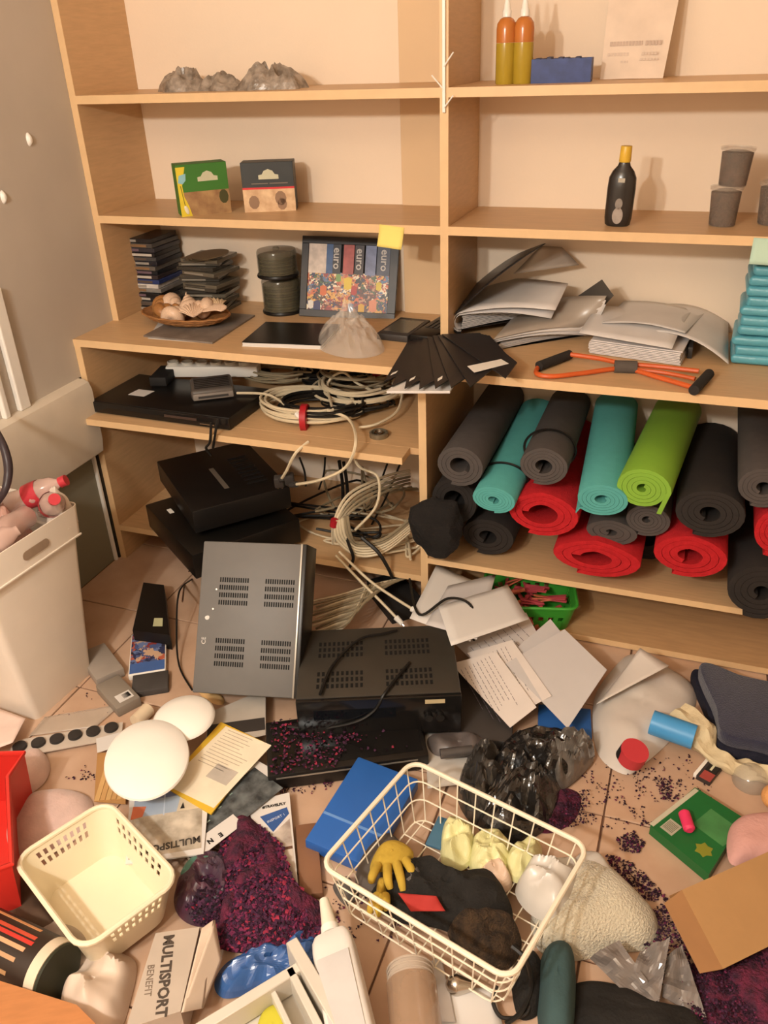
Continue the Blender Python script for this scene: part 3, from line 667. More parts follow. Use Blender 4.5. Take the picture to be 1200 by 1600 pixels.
# upper binder: black cover, flap standing up, thick sleeved pages
c = [F(722, 518, ZK+.05), F(868, 500, ZK+.05), F(880, 430, ZK+.05), F(775, 425, ZK+.05)]
def binder(name, lab, base, z, mats3, flaps, npg, th, roll_r):
    """base: page block corners FL FR BR BL at height z; spine curls at the left; flap_top: 3D line the raised cover reaches"""
    o = base[0].copy(); e = thing(name, lab, 'binder', o, 'open binders heaped on the right counter')
    L = [p-o for p in base]
    part('back_cover', sheet(B(), [L[0]+V((-.01, -.004, -.004)), L[1]+V((.012, -.002, -.004)), L[2]+V((.012, .01, -.004)), L[3]+V((-.01, .01, -.004))], .002, 6), BC, e)
    for k in range(npg):
        j = V((random.uniform(-.002, .003), random.uniform(-.003, .003), k*th))
        part('page', sheet(B(), [p+j for p in L], th*.6, 5, curl=lambda u, v: .004*math.sin(u*PI)), SLV if k == npg-1 else PAPER2, e)
    hz = npg*th
    # top sleeves swell over the spine and fold back: curved page
    a0, a1 = L[0], L[3]
    for kk, (rr, m) in enumerate(zip((roll_r, roll_r*.82, roll_r*.64), mats3)):
        rows = []; ft0, ft1 = flaps[kk][0]-o, flaps[kk][1]-o
        d = (L[1]-L[0]).normalized()
        for i in range(17):
            t = i/16
            def P(s_, ft):
                if t < .4:
                    a = PI*1.5-PI*.95*(t/.4); q = s_+V((0, 0, hz*.5))+d*(-.004)+d*(rr*math.cos(a))+V((0, 0, rr*1.0*math.sin(a)))
                    return q
                a = PI*.55; q = s_+V((0, 0, hz*.5))+d*(-.004)+d*(rr*math.cos(a))+V((0, 0, rr*math.sin(a)))
                u = (t-.4)/.6; return q*(1-u)+(ft+(V((0, 0, -.012*kk))))*u+V((0, 0, .012*math.sin(PI*u)))
            rows.append((P(a0, ft0), P(a1, ft1)))
        b = B(); n = len(rows)
        T_ = [[b.verts.new(r0*(1-j/5)+r1*(j/5)) for j in range(6)] for r0, r1 in rows]
        for i in range(n-1):
            for j in range(5): b.faces.new((T_[i][j], T_[i+1][j], T_[i+1][j+1], T_[i][j+1]))
        SOL(b, geom=b.faces[:], thickness=.0016 if kk == 0 else .001)
        part('front_cover' if kk == 0 else 'folded_page', b, m, e, smooth='all')
    return e
zb = ZK+.02
base = [F(722, 519, zb), F(850, 496, zb), F(880, 462, zb), F(745, 468, zb)]
c2 = [F(778, 545, ZK+.004), F(905, 522, ZK+.004), F(950, 488, ZK+.004), F(820, 495, ZK+.004)]
binder('binder', 'lower black binder with curled pages lying half under the other binder', c2, ZK, (mat('grey_sleeve', 'A89C90', .3, var=.1, spec=.7), SLV, PAPER2), [(F(925, 512, ZK+.035), FY(948, 462, .13))]*3, 5, .003, .022)
binder('binder', 'upper black binder with thick pages and its cover raised towards the shelf', [p+V((0, 0, .012)) for p in base], ZK, (BC, SLV, PAPER2), [(FY(852, 380, .07), FY(848, 381, .26)), (FY(868, 478, .09), FY(888, 436, .19)), (FY(862, 484, .09), FY(880, 444, .19))], 9, .004, .034)
def pg(pts, zs): return [F(x, y, z) for (x, y), z in zip(pts, zs)]
solo('binder_page', sheet(B(), pg([(745, 480), (868, 474), (890, 430), (785, 425)], [ZK+.075, ZK+.06, ZK+.085, ZK+.10]), .001, 8, curl=lambda u, v: .018*math.sin(u*PI)*(1-v*.5)), SLV, 'glossy sleeved page arching over the upper binder', 'paper', smooth='all')
solo('binder_page', sheet(B(), [FY(802, 428, .18), FY(905, 414, .24), FY(878, 386, .26), FY(845, 384, .22)], .001, 6), mat('grey_sleeve', 'A89C90', .3, var=.1, spec=.7), 'grey clear sleeve standing behind the raised binder cover', 'paper', smooth='all')
solo('binder_cover', sheet(B(), [F(880, 478, ZK+.045), FY(940, 437, .15), FY(958, 462, .16), F(918, 505, ZK+.035)], .002, 6), mat('grey_cover_card', '5E5852', .35, var=.1), 'stiff grey cover sticking up between the binders and the white papers', 'cover')
# white papers stack
P3 = mat('paper_stack_white', 'E2DCDA', .6, var=.05, scale=8)
c = [F(920, 552, ZK), F(1062, 572, ZK), F(1090, 520, ZK), F(960, 500, ZK)]; c = [V((p.x, p.y, ZK)) for p in c]
stack('paper_stack', c, ZK, 10, .0042, 'thick stack of white sheets behind the orange resistance band', 'paper', P3, .003)
for k, (pts, zs, cf, lb) in enumerate((([(905, 520), (1050, 545), (1085, 482), (945, 478)], [ZK+.052, ZK+.047, ZK+.06, ZK+.07], lambda u, v: .018*math.sin(v*PI), 'curled sheet lying on the left of the white stack'),
    ([(1000, 515), (1136, 574), (1136, 505), (1010, 478)], [ZK+.06, ZK+.003, ZK+.02, ZK+.065], lambda u, v: .03*math.sin(u*PI*.9), 'long curled sheet drooping right from the white stack'),
    ([(940, 505), (1070, 520), (1100, 490), (975, 470)], [ZK+.07, ZK+.07, ZK+.06, ZK+.075], lambda u, v: .012*math.sin(u*PI), 'uppermost sheet across the white stack'))):
    solo('loose_sheet', sheet(B(), pg(pts, zs), .0008, 10, curl=cf), SLV, lb, 'paper', smooth='all')
solo('card_edge', box(B(), 0, 0, 0, .012, .09, .03, .001), DGREY, 'small grey block under the drooping sheet', 'block', TR(F(1072, 566, ZK).x, F(1072, 560, ZK).y, ZK))
# resistance band
e = thing('resistance_band', 'orange figure eight resistance band with black handles and grey centre sleeve', 'resistance band', V((1.57, -.12, ZK)))
def rel(pts, z, o): return [F(x, y, z)-o for x, y in pts]
o_ = V((1.57, -.12, ZK)); OR = mat('orange_rubber', 'D2602C', .45, var=.1)
part('cord', tube(B(), spline(rel([(892, 554), (935, 560), (975, 568), (1030, 573), (1092, 580)], ZK+.018, o_)), .0062, 8), OR, e)
part('cord', tube(B(), spline(rel([(845, 567), (838, 583), (862, 588), (910, 583), (975, 576), (1030, 590), (1085, 606)], ZK+.008, o_)), .0062, 8), OR, e)
part('cord', tube(B(), spline(rel([(985, 577), (1035, 582), (1086, 592)], ZK+.010, o_)), .0055, 8), OR, e)
for p0, p1 in (((842, 572), (890, 554)), ((1084, 610), (1108, 584))):
    a, c = rel([p0, p1], ZK+.014, o_); part('handle', cyl(B(), a, c, .0125, seg=16), mat('black_foam_grip', '2A2624', .9, var=.2), e, 'black foam handle')
a, c = rel([(960, 573), (995, 574)], ZK+.013, o_); part('centre_sleeve', cyl(B(), a, c, .0165, seg=16), mat('grey_foam_grip', '5A524C', .9), e, 'grey foam sleeve')
# turquoise packs
TQ = mat('turquoise_film', '5AA9BC', .35, var=.18, scale=14, bump=.25, bscale=30, spec=.6)
z = ZK; q0 = F(1150, 573, ZK)
for k in range(10):
    h = .0255; b = box(B(), 0, 0, 0, .27, .16, h, .010, 3)
    for v in b.verts:
        v.co.z += .004*noise.noise(V((v.co.x*30, v.co.y*30, k)));
        v.co.x += .006*noise.noise(V((v.co.y*20, v.co.z*40, k*3.)))
    bmesh.ops.subdivide_edges(b, edges=b.edges[:], cuts=1)
    e = thing('turquoise_pack', 'plump turquoise packet in the right hand stack, '+(ORD[k]+' from the bottom' if k < 5 else ORD[9-k]+' from the top'), 'packet', TR(q0.x+.004*math.sin(k*2.3)+.0018*k-.016, q0.y+.014, z), 'turquoise packets stacked at the right')
    part('packet', b, TQ, e)
    if k in (5, 6, 7):
        for i in range(5): part('print_dot', box(B(), .082+.006*(i % 3), -.0025, .005+.004*i, .094+.006*(i % 2), .001, .008+.004*i), mat('dark_teal_print', '1F5560', .5), e)
    z += h-.0005

# ================================================================ cable tray
def pts3(lst):
    out = []
    for p in lst:
        out.append(F(p[0], p[1], p[2]) if len(p) == 3 else (FY(p[0], p[1], p[3]) if p[2] == 'y' else FX(p[0], p[1], p[3])))
    return out
def cable(lst, r, m, lab, name='cable', group=None, ends=None, k=8, closed=False):
    p = spline(pts3(lst) if not isinstance(lst[0], V) else lst, k, closed); o = V(p[0])
    e = thing(name, lab, 'cable', o, group)
    part('wire', tube(B(), [q-o for q in p], r, 6, closed), m, e)
    if ends:
        d = (p[-1]-p[-4]).normalized(); a = p[-1]-o
        part('plug', cyl(B(), a-d*.004, a+d*.024, r*2.1, r*1.7, 8), ends, e)
        part('pin', cyl(B(), a+d*.024, a+d*.032, r*.7, seg=6), METAL, e)
    return e
def coil(cx, cy, cz, ax, ay, n, r, m, lab, jit=.01, hz=.006, tie=None, tilt=(0, 0), rz=0., seed=1, group=None, tail=None):
    rd = random.Random(seed); P = []; 
    for k in range(n):
        ja, jb, ox, oy, ph = (1+rd.uniform(-jit, jit)*8, 1+rd.uniform(-jit, jit)*8, rd.uniform(-jit, jit), rd.uniform(-jit, jit), rd.uniform(-.2, .2))
        for i in range(12):
            a = 2*PI*i/12+ph
            P.append(V((ox+math.cos(a)*ax*ja, oy+math.sin(a)*ay*jb, r+hz*(k+i/12)+rd.uniform(0, .003))))
    if tail: P += [V(t) for t in tail]
    M = TR(cx, cy, cz, rz, tilt[0], tilt[1]); e = thing('cable_coil', lab, 'cable', M, group)
    part('wire', tube(B(), spline(P, 3), r, 6), m, e)
    if tie:
        for a in tie:
            q = V((math.cos(a)*ax, math.sin(a)*ay, r+hz*n/2)); t = V((-math.sin(a), math.cos(a), 0))
            part('tie', cyl(B(), q-t*.009, q+t*.009, hz*n/2+jit+.007, seg=12), RED, e, 'red tape tie')
    return e
# player with label and router on top
c = [F(*p, ZT+.035) for p in ((142, 628), (352, 660), (440, 585), (235, 573))]
M, W_, H_ = frm(V((c[0].x, c[0].y, ZT)), V((c[1].x, c[1].y, ZT)), V((c[3].x, c[3].y, ZT)))
e = thing('disc_player', 'flat black disc player with a white sticker at the left of the tray', 'player', M)
part('casing', box(B(), 0, .002, .003, W_, .25, .040, .003), BLACK, e)
part('front_panel', box(B(), 0, -.004, .004, W_, .002, .038, .002), mat('gloss_black', '1A1817', .15), e)
part('disc_tray', box(B(), W_*.55, -.006, .020, W_*.78, -.004, .028, .0008), mat('tray_brown', '4A3A34', .3), e)
part('power_light_strip', box(B(), W_*.80, -.0055, .012, W_*.9, -.004, .014), METAL, e)
for x in (.03, W_-.04):
    for y in (.03, .2): part('foot', cyl(B(), (x, y, 0), (x, y, .003), .01, seg=12), BLACKM, e)
part('sticker', prism(B(), [(.085, .075), (.145, .075), (.150, .125), (.09, .125)], .040, .0405), PAPER, e, 'white square sticker')
c = [F(*p, ZT+.075) for p in ((298, 612), (366, 606), (362, 585), (290, 590))]
M, W_, H_ = frm(V((c[0].x, c[0].y, ZT+.0407)), V((c[1].x, c[1].y, ZT+.0407)), V((c[3].x, c[3].y, ZT+.0407)))
e = thing('router_box', 'dark grey set top box with vents lying on the black player', 'router', M)
RG = mat('grey_router', '5C554F', .45, var=.1)
part('casing', box(B(), 0, 0, 0, W_, .13, .034, .010, 3), RG, e)
part('front_lip', box(B(), .004, -.006, .004, W_-.004, .004, .024, .003), mat('pale_grey_lip', '857C74', .4), e)
part('front_slot', box(B(), .02, -.0072, .010, W_-.02, -.0055, .017), DGREY, e)
for k in range(6): part('vent', box(B(), .012, .02+k*.015, .0335, W_-.012, .026+k*.015, .0348), BLACKM, e)
# power strip with sockets behind
a, c = F(258, 592, ZT+.041), F(352, 590, ZT+.041); M, W_, _ = frm(a, c, a+V((-.02, .1, 0)))
M = M @ Matrix.Translation((.01, -.09, 0))
e = thing('power_strip', 'white multi socket power strip on the back of the black player', 'power strip', M)
part('body', box(B(), -.01, .1, 0, W_+.10, .155, .038, .008), WHITE, e)
for k in range(6):
    x = .012+k*.048; part('socket_rim', lathe(B(), [(.019, .0), (.0195, .010), (.016, .011), (.015, .002), (.001, .002)], 20, c=(x, .127, .037)), mat('socket_white', 'D8D2C6', .4), e)
block('power_adapter', [(232, 590), (256, 592), (262, 574), (240, 571)], ZT+.041, .03, BLACKM, 'small black power adapter left of the white power strip', 'adapter')
for k, (px, py, w_, lb) in enumerate(((405, 590, .07, 'black power adapter behind the white plugs'), (490, 590, .055, 'black power adapter inside the loops of the big coil'), (590, 588, .06, 'black power adapter near the right divider'))):
    q = F(px, py, ZT); solo('power_adapter', box(B(), -w_/2, -.025, 0, w_/2, .025, .035, .005), BLACKM, lb, 'adapter', TR(q.x, q.y, ZT+.0005, .5*k))
# coils
q = F(480, 648, ZT); coil(q.x, q.y+.015, ZT, .15, .10, 9, .0042, CABW, 'big white cable coil tied with red tape at the front of the tray', jit=.012, hz=.005, tie=(-1.35,), seed=3)
coil(q.x+.05, q.y+.0, ZT+.012, .125, .08, 7, .0045, CABB, 'black cable coil twisted through the big white one', jit=.014, hz=.005, seed=5, rz=.2)
q = F(575, 622, ZT); coil(q.x-.025, q.y+.0, ZT+.012, .13, .125, 8, .0045, CABW, 'loose white cable coil beside the lower divider', jit=.02, hz=.006, seed=8, rz=.1)
coil(q.x-.06, q.y+.04, ZT+.04, .11, .08, 6, .004, CABG, 'grey cable coil behind the loose white one', jit=.018, hz=.006, seed=11, rz=-.2, tie=(.6,))
wire_coils = ((520, 600, .11, .06, 6, CABB, 31, 'black cable coil heaped at the back centre of the tray'), (610, 600, .07, .09, 6, CABG, 33, 'grey cable coil against the lower divider'), (560, 640, .10, .05, 4, CABB, 35, 'thin black coil between the two white coils'))
for cx_, cy_, ax_, ay_, n_, m_, sd_, lb_ in wire_coils:
    q = F(cx_, cy_, ZT); coil(q.x, q.y, ZT+.004, ax_, ay_, n_, .0038, m_, lb_, jit=.02, hz=.007, seed=sd_, rz=.3)
q = F(440, 598, ZT); coil(q.x, q.y-.02, ZT+.02, .10, .07, 7, .0038, CABG, 'tangled grey cable coil behind the router', jit=.02, hz=.005, seed=14)
coil(q.x+.12, q.y+.05, ZT+.01, .07, .05, 5, .0045, CABB, 'tangled black cable coil at the back of the tray', jit=.02, hz=.006, seed=21)
cable([(370, 614, ZT+.05), (420, 617, ZT+.05), (455, 640, ZT+.045), (465, 648, ZT+.04)], .0042, CABW, 'white cable leaving the grey set top box', ends=WHITE)
cable([(512, 642, ZT+.05), (545, 655, ZT+.035), (556, 690, 'y', -.285), (540, 730, 'y', -.29), (500, 750, 'y', -.28), (462, 757, 'y', -.25)], .0045, CABW, 'white cable looping down over the front of the tray', ends=DGREY)
cable([(482, 690, ZT+.004), (462, 708, 'y', -.285), (448, 735, 'y', -.27), (440, 748, 'y', -.25)], .0045, CABW, 'white cable dropping over the tray edge left of the loop', ends=DGREY)
cable([(520, 640, ZT+.05), (512, 600, ZT+.06), (535, 582, ZT+.1), (560, 600, ZT+.06), (600, 615, ZT+.05), (627, 600, ZT+.06), (622, 640, ZT+.03), (590, 662, ZT+.02), (560, 668, ZT+.015)], .0042, CABW, 'white cable arching high over the coils')
cable([(330, 660, 'y', -.27), (328, 690, 'y', -.28), (322, 700, 'y', -.28), (330, 712, 'y', -.27)], .004, CABB, 'short black cable hanging from the player over the tray edge')
cable([(340, 655, 'y', -.272), (336, 680, 'y', -.285), (333, 700, 'y', -.27)], .004, CABB, 'second black cable hanging beside the short one')
q = F(592, 682, ZT)
e = thing('solder_reel', 'small round tin reel of wire lying on the tray', 'reel', V((q.x, q.y, ZT)))
part('rim', lathe(B(), [(.026, 0), (.027, .002), (.027, .014), (.022, .015), (.021, .003), (.001, .003)], 28), mat('tin', '8E8674', .3, metal=.6), e); part('wound_wire', tube(B(), [(math.cos(t)*(.012+.001*(t % 1)), math.sin(t)*.012, .006+.0004*t) for t in [i*.4 for i in range(60)]], .0015, 5), METAL, e)
e = thing('crossed_clip', 'small metal crossed clip resting on the cables near the divider', 'clip', V(F(598, 604, ZT+.05)))
for d in ((.012, .008), (.012, -.008)): part('arm', cyl(B(), (-d[0], -d[1], 0), (d[0], d[1], .004), .0016, seg=6), METAL, e)

# ================================================================ middle compartment
def av(name, face, thick, lab, cat, m, extra=None, bv=.004, group=None):
    """box whose visible face has corners face[0] (origin), face[1] (x), face[3] (y); body goes behind it"""
    M, W_, H_ = frm(face[0], face[1], face[3]); e = thing(name, lab, cat, M, group)
    part('casing', box(B(), 0, 0, -thick, W_, H_, 0, bv), m, e)
    if extra: extra(e, W_, H_)
    return e
SIL = mat('silver_label', '8A8074', .3, metal=.4)
def ex1(e, w_, h_):
    part('silver_label', prism(B(), [(w_*.42, h_*.22), (w_*.47, h_*.22), (w_*.47, h_*.62), (w_*.42, h_*.62)], .0002, .0008), SIL, e)
    for k in range(8): part('vent_slot', box(B(), w_*.66, h_*(.2+.07*k), .0, w_*.86, h_*(.225+.07*k), .0008), mat('slot', '0A0A0A', .8), e)
zt = .43
fc = [F(300, 800, .34), F(455, 762, .34), F(395, 706, .34), F(238, 722, .34)]
av('media_box', fc, .075, 'upper black media box with a silver label strip, on top of the black pair', 'electronics', BLACK, ex1)
def ex2(e, w_, h_): part('white_tag', box(B(), w_*.12, h_*.72, 0, w_*.16, h_*.8, .001), WHITE, e)
fc = [F(300, 868, .235), F(470, 812, .235), F(440, 770, .235), F(222, 790, .235)]
av('media_box', fc, .085, 'lower black media box leaning under the other one behind the grey receiver', 'electronics', mat('black_box', '171513', .3, var=.2), ex2)
sm = mat('wall_shadow_board', 'D8CFC0', .8, var=.06)
q = F(560, 850, ZB)
def wire_mess(n, x0, x1, y0, y1, z0, z1, m, r, lab, seed, group=None):
    rd = random.Random(seed); P = []
    for k in range(n): P.append(V((rd.uniform(x0, x1), rd.uniform(y0, y1), rd.uniform(z0, z1))))
    return cable(P, r, m, lab, group=group, k=7)
wire_mess(16, .58, 1.04, -.15, .1, ZB+.006, ZB+.03, CABW, .0036, 'white cable tangled on the bottom shelf front', 2)
wire_mess(14, .85, 1.05, -.17, .02, ZB+.006, ZB+.03, CABW, .0040, 'white cable tangle at the right end of the bottom shelf', 4)
wire_mess(16, .55, 1.0, -.05, .28, ZB+.03, ZB+.10, CABG, .0042, 'grey cable tangle at the back of the bottom shelf', 6)
wire_mess(14, .45, .95, -.12, .25, ZB+.02, ZB+.09, CABB, .0042, 'black cable tangle behind the grey receiver', 9)
for k in range(5):
    cable([(520+3*k, 850-3*k, 'y', -.19), (522+4*k, 815-k, 'y', -.2), (545+6*k, 772+3*k, 'y', -.14), (600+5*k, 745+4*k, 'y', -.02), (640, 735+5*k, 'y', .1)], .0045, CABG if k > 1 else CABW, 'cable of the thick beige bundle arching up the middle, '+ORD[k]+' from the left', group='beige cable bundle')
for k in range(6):
    cable([(523+4*k, 815-2*k, 'y', -.215), (528+4*k, 845-2*k, 'y', -.22), (560, 868-4*k, 'y', -.2), (600, 862-4*k, 'y', -.17), (640, 832-4*k, 'y', -.1)], .0046, CABW if k < 4 else CABG, 'cable of the white bundle curling along the shelf front, '+ORD[k]+' from the outside', group='white cable bundle')
solo('red_tie', cyl(B(), FY(521, 822, -.215), FY(523, 812, -.215), .012, seg=12), RED, 'red tape tie around the beige cable bundle', 'tape')
cable([(545, 690, 'y', -.1), (560, 728, 'y', -.15), (590, 745, 'y', -.17), (588, 790, 'y', -.19), (555, 828, 'y', -.2)], .0042, CABW, 'thin white cable looping down from under the tray')
for k, (a, c) in enumerate((((468, 715), (478, 760)), ((508, 715), (498, 765)), ((530, 720), (535, 800)), ((537, 722), (542, 800)), ((605, 725), (570, 800)), ((625, 725), (575, 830)))):
    cable([(a[0], a[1], 'y', .05), ((a[0]+c[0])/2+3, (a[1]+c[1])/2, 'y', .06), (c[0], c[1], 'y', 0.04)], .0035 if k not in (2, 3) else .006, CABB, 'black cable hanging below the tray, '+ORD[k]+' from the left', group='black hanging cables')
cable([(532, 812, 'y', -.21), (545, 850, 'y', -.22), (552, 872, 'y', -.22), (545, 888, 'y', -.21)], .005, CABB, 'black cable crossing the white bundle')
cable([(565, 840, 'y', -.21), (590, 862, 'y', -.22), (605, 885, 'y', -.22), (613, 902, 'y', -.215)], .0055, CABB, 'thick black cable falling over the bottom shelf')
# plugs hanging in front
for k, (px, py) in enumerate(((436, 752), (452, 748))):
    q = FY(px, py, -.24); e = thing('mains_plug', 'dark plug at the end of the white cable, '+('left' if k == 0 else 'right'), 'plug', TR(q.x, q.y, q.z, .4, .3))
    part('body', box(B(), -.014, -.012, -.018, .014, .012, .018, .004), DGREY, e)
    for s in (-1, 1): part('pin', cyl(B(), (s*.006, 0, -.018), (s*.006, 0, -.03), .002, seg=8), METAL, e)
# bottom compartment: fan of wires on the floor
for k in range(16):
    cable([(648-5*k, 900+k, .10), (590-3*k, 912+4*k, .09+.01*(k % 3)), (530-k, 930+4*k, .07), (484+5*(k % 4), 940+4.2*k, .03+.004*(k % 5))], .0036, CABG if k % 3 else CABW, 'thin beige wire of the loose bunch under the bottom shelf, '+ORD16[k], group='loose beige wires under the bottom shelf')
cable([(530, 862, 'y', -.23), (575, 905, 'y', -.27), (610, 930, 'y', -.3), (645, 952, 'y', -.33)], .0042, CABW, 'white cable running down to the right, upper of the parallel pair', ends=WHITE)
cable([(525, 868, 'y', -.23), (560, 905, 'y', -.27), (600, 945, 'y', -.32), (620, 966, 'y', -.34)], .0042, CABW, 'white cable running down to the right, lower of the parallel pair', ends=WHITE)
cable([(640, 905, .14), (655, 960, .16), (700, 935, .18), (735, 945, .17), (745, 985, .13), (740, 1000, .12)], .004, CABB, 'black cable arching over the fanned papers')
block('black_card_box', [(612, 955), (660, 935), (652, 905), (585, 903)], .0, .05, BLACKM, 'black card box under the bottom shelf beside the fanned papers', 'box')
b = B()
solo('orange_board', box(B(), 0, 0, 0, .20, .006, .105, .001), mat('orange_card', 'A8622E', .6, var=.2), 'orange brown card standing under the bottom shelf at the left', 'card', TR(.10, -.02, .001))

# ================================================================ floor, left: bin, crate, basket
def basket(par, w_, d_, h_, tp, r, th, m, holes, ns=12, rim=.006, name='basket_wall'):
    """open basket, origin at base centre; walls are a grid with real holes in the given rows (z fractions)"""
    zs = holes[0]; hr = holes[1]; rings = []; n = 5; loops = []
    def loop(W2, D2, rr):
        pts = []
        for (sx, sy, a0) in ((1,1,0),(-1,1,PI/2),(-1,-1,PI),(1,-1,1.5*PI)):
            cx, cy = sx*(W2/2-rr), sy*(D2/2-rr)
            for i in range(n+1): a = a0+PI/2*i/n; pts.append((cx+rr*math.cos(a), cy+rr*math.sin(a), True))
            # straight run to the next corner
            nx = {(1,1): (-1,1), (-1,1): (-1,-1), (-1,-1): (1,-1), (1,-1): (1,1)}[(sx, sy)]
            a = a0+PI/2; p = (cx+rr*math.cos(a), cy+rr*math.sin(a)); q = (nx[0]*(W2/2-rr)+rr*math.cos(a), nx[1]*(D2/2-rr)+rr*math.sin(a))
            m_ = ns*2+1
            for i in range(1, m_): pts.append((p[0]+(q[0]-p[0])*i/m_, p[1]+(q[1]-p[1])*i/m_, False))
        return pts
    b = B()
    for z in zs:
        k = z/h_; W2, D2 = w_*(tp+(1-tp)*k), d_*(tp+(1-tp)*k); rings.append([(b.verts.new((x, y, z)), f) for x, y, f in loop(W2, D2, r)])
    N = len(rings[0]); per = n+1+ns*2
    for j in range(len(rings)-1):
        for i in range(N):
            ii = i % per; run = ii > n-0 and (ii-n) % 2 == 0 and ii-n >= 2 and ii-n <= ns*2-0
            if j in hr and run: continue
            b.faces.new((rings[j][i][0], rings[j][(i+1) % N][0], rings[j+1][(i+1) % N][0], rings[j+1][i][0]))
    SOL(b, geom=b.faces[:], thickness=th)
    part(name, b, m, par); part('basket_floor', prism(B(), [(x, y) for x, y, _ in loop(w_*tp-.001, d_*tp-.001, r)], 0, .0025), m, par)
    top = [V(v[:2]+(h_,)) for v in loop(w_, d_, r)]
    part('rim', tube(B(), top, rim, 8, True), m, par)

BINM = mat('white_bin_plastic', 'F0E6D8', .35, var=.03)
M = TR(.27, -.75, 0, -.08); e = thing('waste_bin', 'tall white plastic bin full of crumpled bottles at the left wall', 'bin', M)
b = B(); lv = []
for z, ox, oy0, oy1, ix in ((0, 0, 0, -.215, -.24), (.012, .002, .002, -.217, -.242), (.435, .022, .05, -.268, -.262), (.437, .030, .058, -.276, -.270), (.515, .034, .064, -.282, -.275), (.52, .034, .064, -.282, -.275)):
    lv.append([b.verts.new(p) for p in ((ox, oy1, z), (ox, oy0, z), (ix, oy0, z), (ix, oy1, z))])
for a, c in zip(lv, lv[1:]):
    for i in range(4): b.faces.new((a[i], a[(i+1) % 4], c[(i+1) % 4], c[i]))
b.faces.new(lv[0][::-1])
es = [e_ for e_ in b.edges if abs(e_.verts[0].co.z-e_.verts[1].co.z) > .001]
bmesh.ops.bevel(b, geom=es, offset=.018, segments=3, affect='EDGES', profile=.5)
SOL(b, geom=b.faces[:], thickness=.003)
part('bin_body', b, BINM, e)
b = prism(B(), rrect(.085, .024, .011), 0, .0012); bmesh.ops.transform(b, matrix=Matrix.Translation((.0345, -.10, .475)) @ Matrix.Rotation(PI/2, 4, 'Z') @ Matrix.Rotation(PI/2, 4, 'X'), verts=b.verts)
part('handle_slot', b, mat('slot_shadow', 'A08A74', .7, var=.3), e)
part('rim_line', box(B(), .0305, -.27, .435, .0345, .05, .440, .001), BINM, e)
PK = mat('pink_film', 'E2B4A4', .2, var=.25, scale=20, alpha=.75, spec=.7); PKR = mat('red_cap', 'C83A44', .35, var=.1)
bo = V((.16, -.86, .44))
for k, (dx, dy, dz, rz, rx, cap, lb) in enumerate(((.10, .13, .09, .9, 1.0, 1, 'crushed clear bottle with a red band nearest the bin corner'), (.03, .15, .10, 2.0, 1.2, 1, 'crushed clear bottle with a red cap behind the corner bottle'), (.06, .02, .08, .2, 1.4, 0, 'crushed pink tinted bottle in the middle of the bin'), (-.03, .06, .12, 1.2, .8, 0, 'crushed rosy bottle at the back of the bin'), (.08, -.08, .08, 2.6, 1.3, 0, 'crushed pink bottle toward the near end of the bin'))):
    e = thing('plastic_bottle', lb, 'bottle', Matrix.Translation(bo+V((dx, dy, dz))) @ Matrix.Rotation(rz, 4, 'Z') @ Matrix.Rotation(rx, 4, 'X'), 'crushed bottles in the bin')
    b = lathe(B(), [(.001, -.08), (.026, -.078), (.031, -.07), (.029, -.03), (.032, 0), (.030, .03), (.024, .055), (.012, .072), (.011, .08)], 18)
    for v in b.verts: v.co += V((.006*noise.noise(v.co*40+V((k, 0, 0))), .006*noise.noise(v.co*40+V((0, k, 0))), 0))
    part('bottle_body', b, mat('clear_pink_plastic', 'E9C8BC', .15, var=.1, alpha=.6, spec=.8), e)
    if cap: part('cap', cyl(B(), (0, 0, .078), (0, 0, .096), .0145, seg=18), PKR, e, 'red cap'); part('label_band', lathe(B(), [(.0325, -.02), (.0335, .0), (.0325, .02)], 18, cap=False), PKR, e, 'red label')
heap_xy('plastic_wrap', .145, -.85, .095, .13, .43, .09, PK, 'rosy crumpled film filling the bin under the bottles', 'packaging', amp=.6, freq=22, seed=2.2, ridge=True, smooth=False)
heap_xy('plastic_wrap', .27, -.72, .035, .035, .47, .075, mat('milky_film', 'EADBCB', .25, alpha=.8, var=.1), 'milky crumpled film at the far corner of the bin', 'packaging', amp=.5, freq=30, seed=6.2, ridge=True, smooth=False)
pp = [F(-25, 640, .75), F(-2, 680, .72), F(10, 712, .68), F(13, 740, .64), F(6, 770, .60), F(-14, 800, .54)]
b = tube(B(), spline(pp), lambda t: .003+.008*math.sin(PI*t)**.7, 10)
solo('curved_handle', b, mat('dark_grey_handle', '3A3034', .4), 'dark curved umbrella style handle sticking out of the bin', 'handle')
# red crate, mostly outside the frame
e = thing('red_crate', 'red plastic crate at the left edge of the picture', 'crate', V(F(-40, 1370, 0)))
o_ = V(F(-40, 1370, 0)); RC = mat('red_plastic', 'D8352C', .4, var=.05)
tp = [F(38, 1177, .16), F(12, 1215, .16), F(18, 1350, .16), F(-120, 1400, .16), F(-120, 1180, .16)]
b = B(); A_ = [b.verts.new(p-o_) for p in tp]; C_ = [b.verts.new(V((p.x-.02, p.y+.0, .002))-V((o_.x, o_.y, 0))) for p in tp]
for i in range(5): b.faces.new((A_[i], A_[(i+1) % 5], C_[(i+1) % 5], C_[i]))
b.faces.new(C_); SOL(b, geom=b.faces[:], thickness=.003); part('crate_body', b, RC, e)
part('rim', tube(B(), [p-o_ for p in tp], .006, 6, True), RC, e)
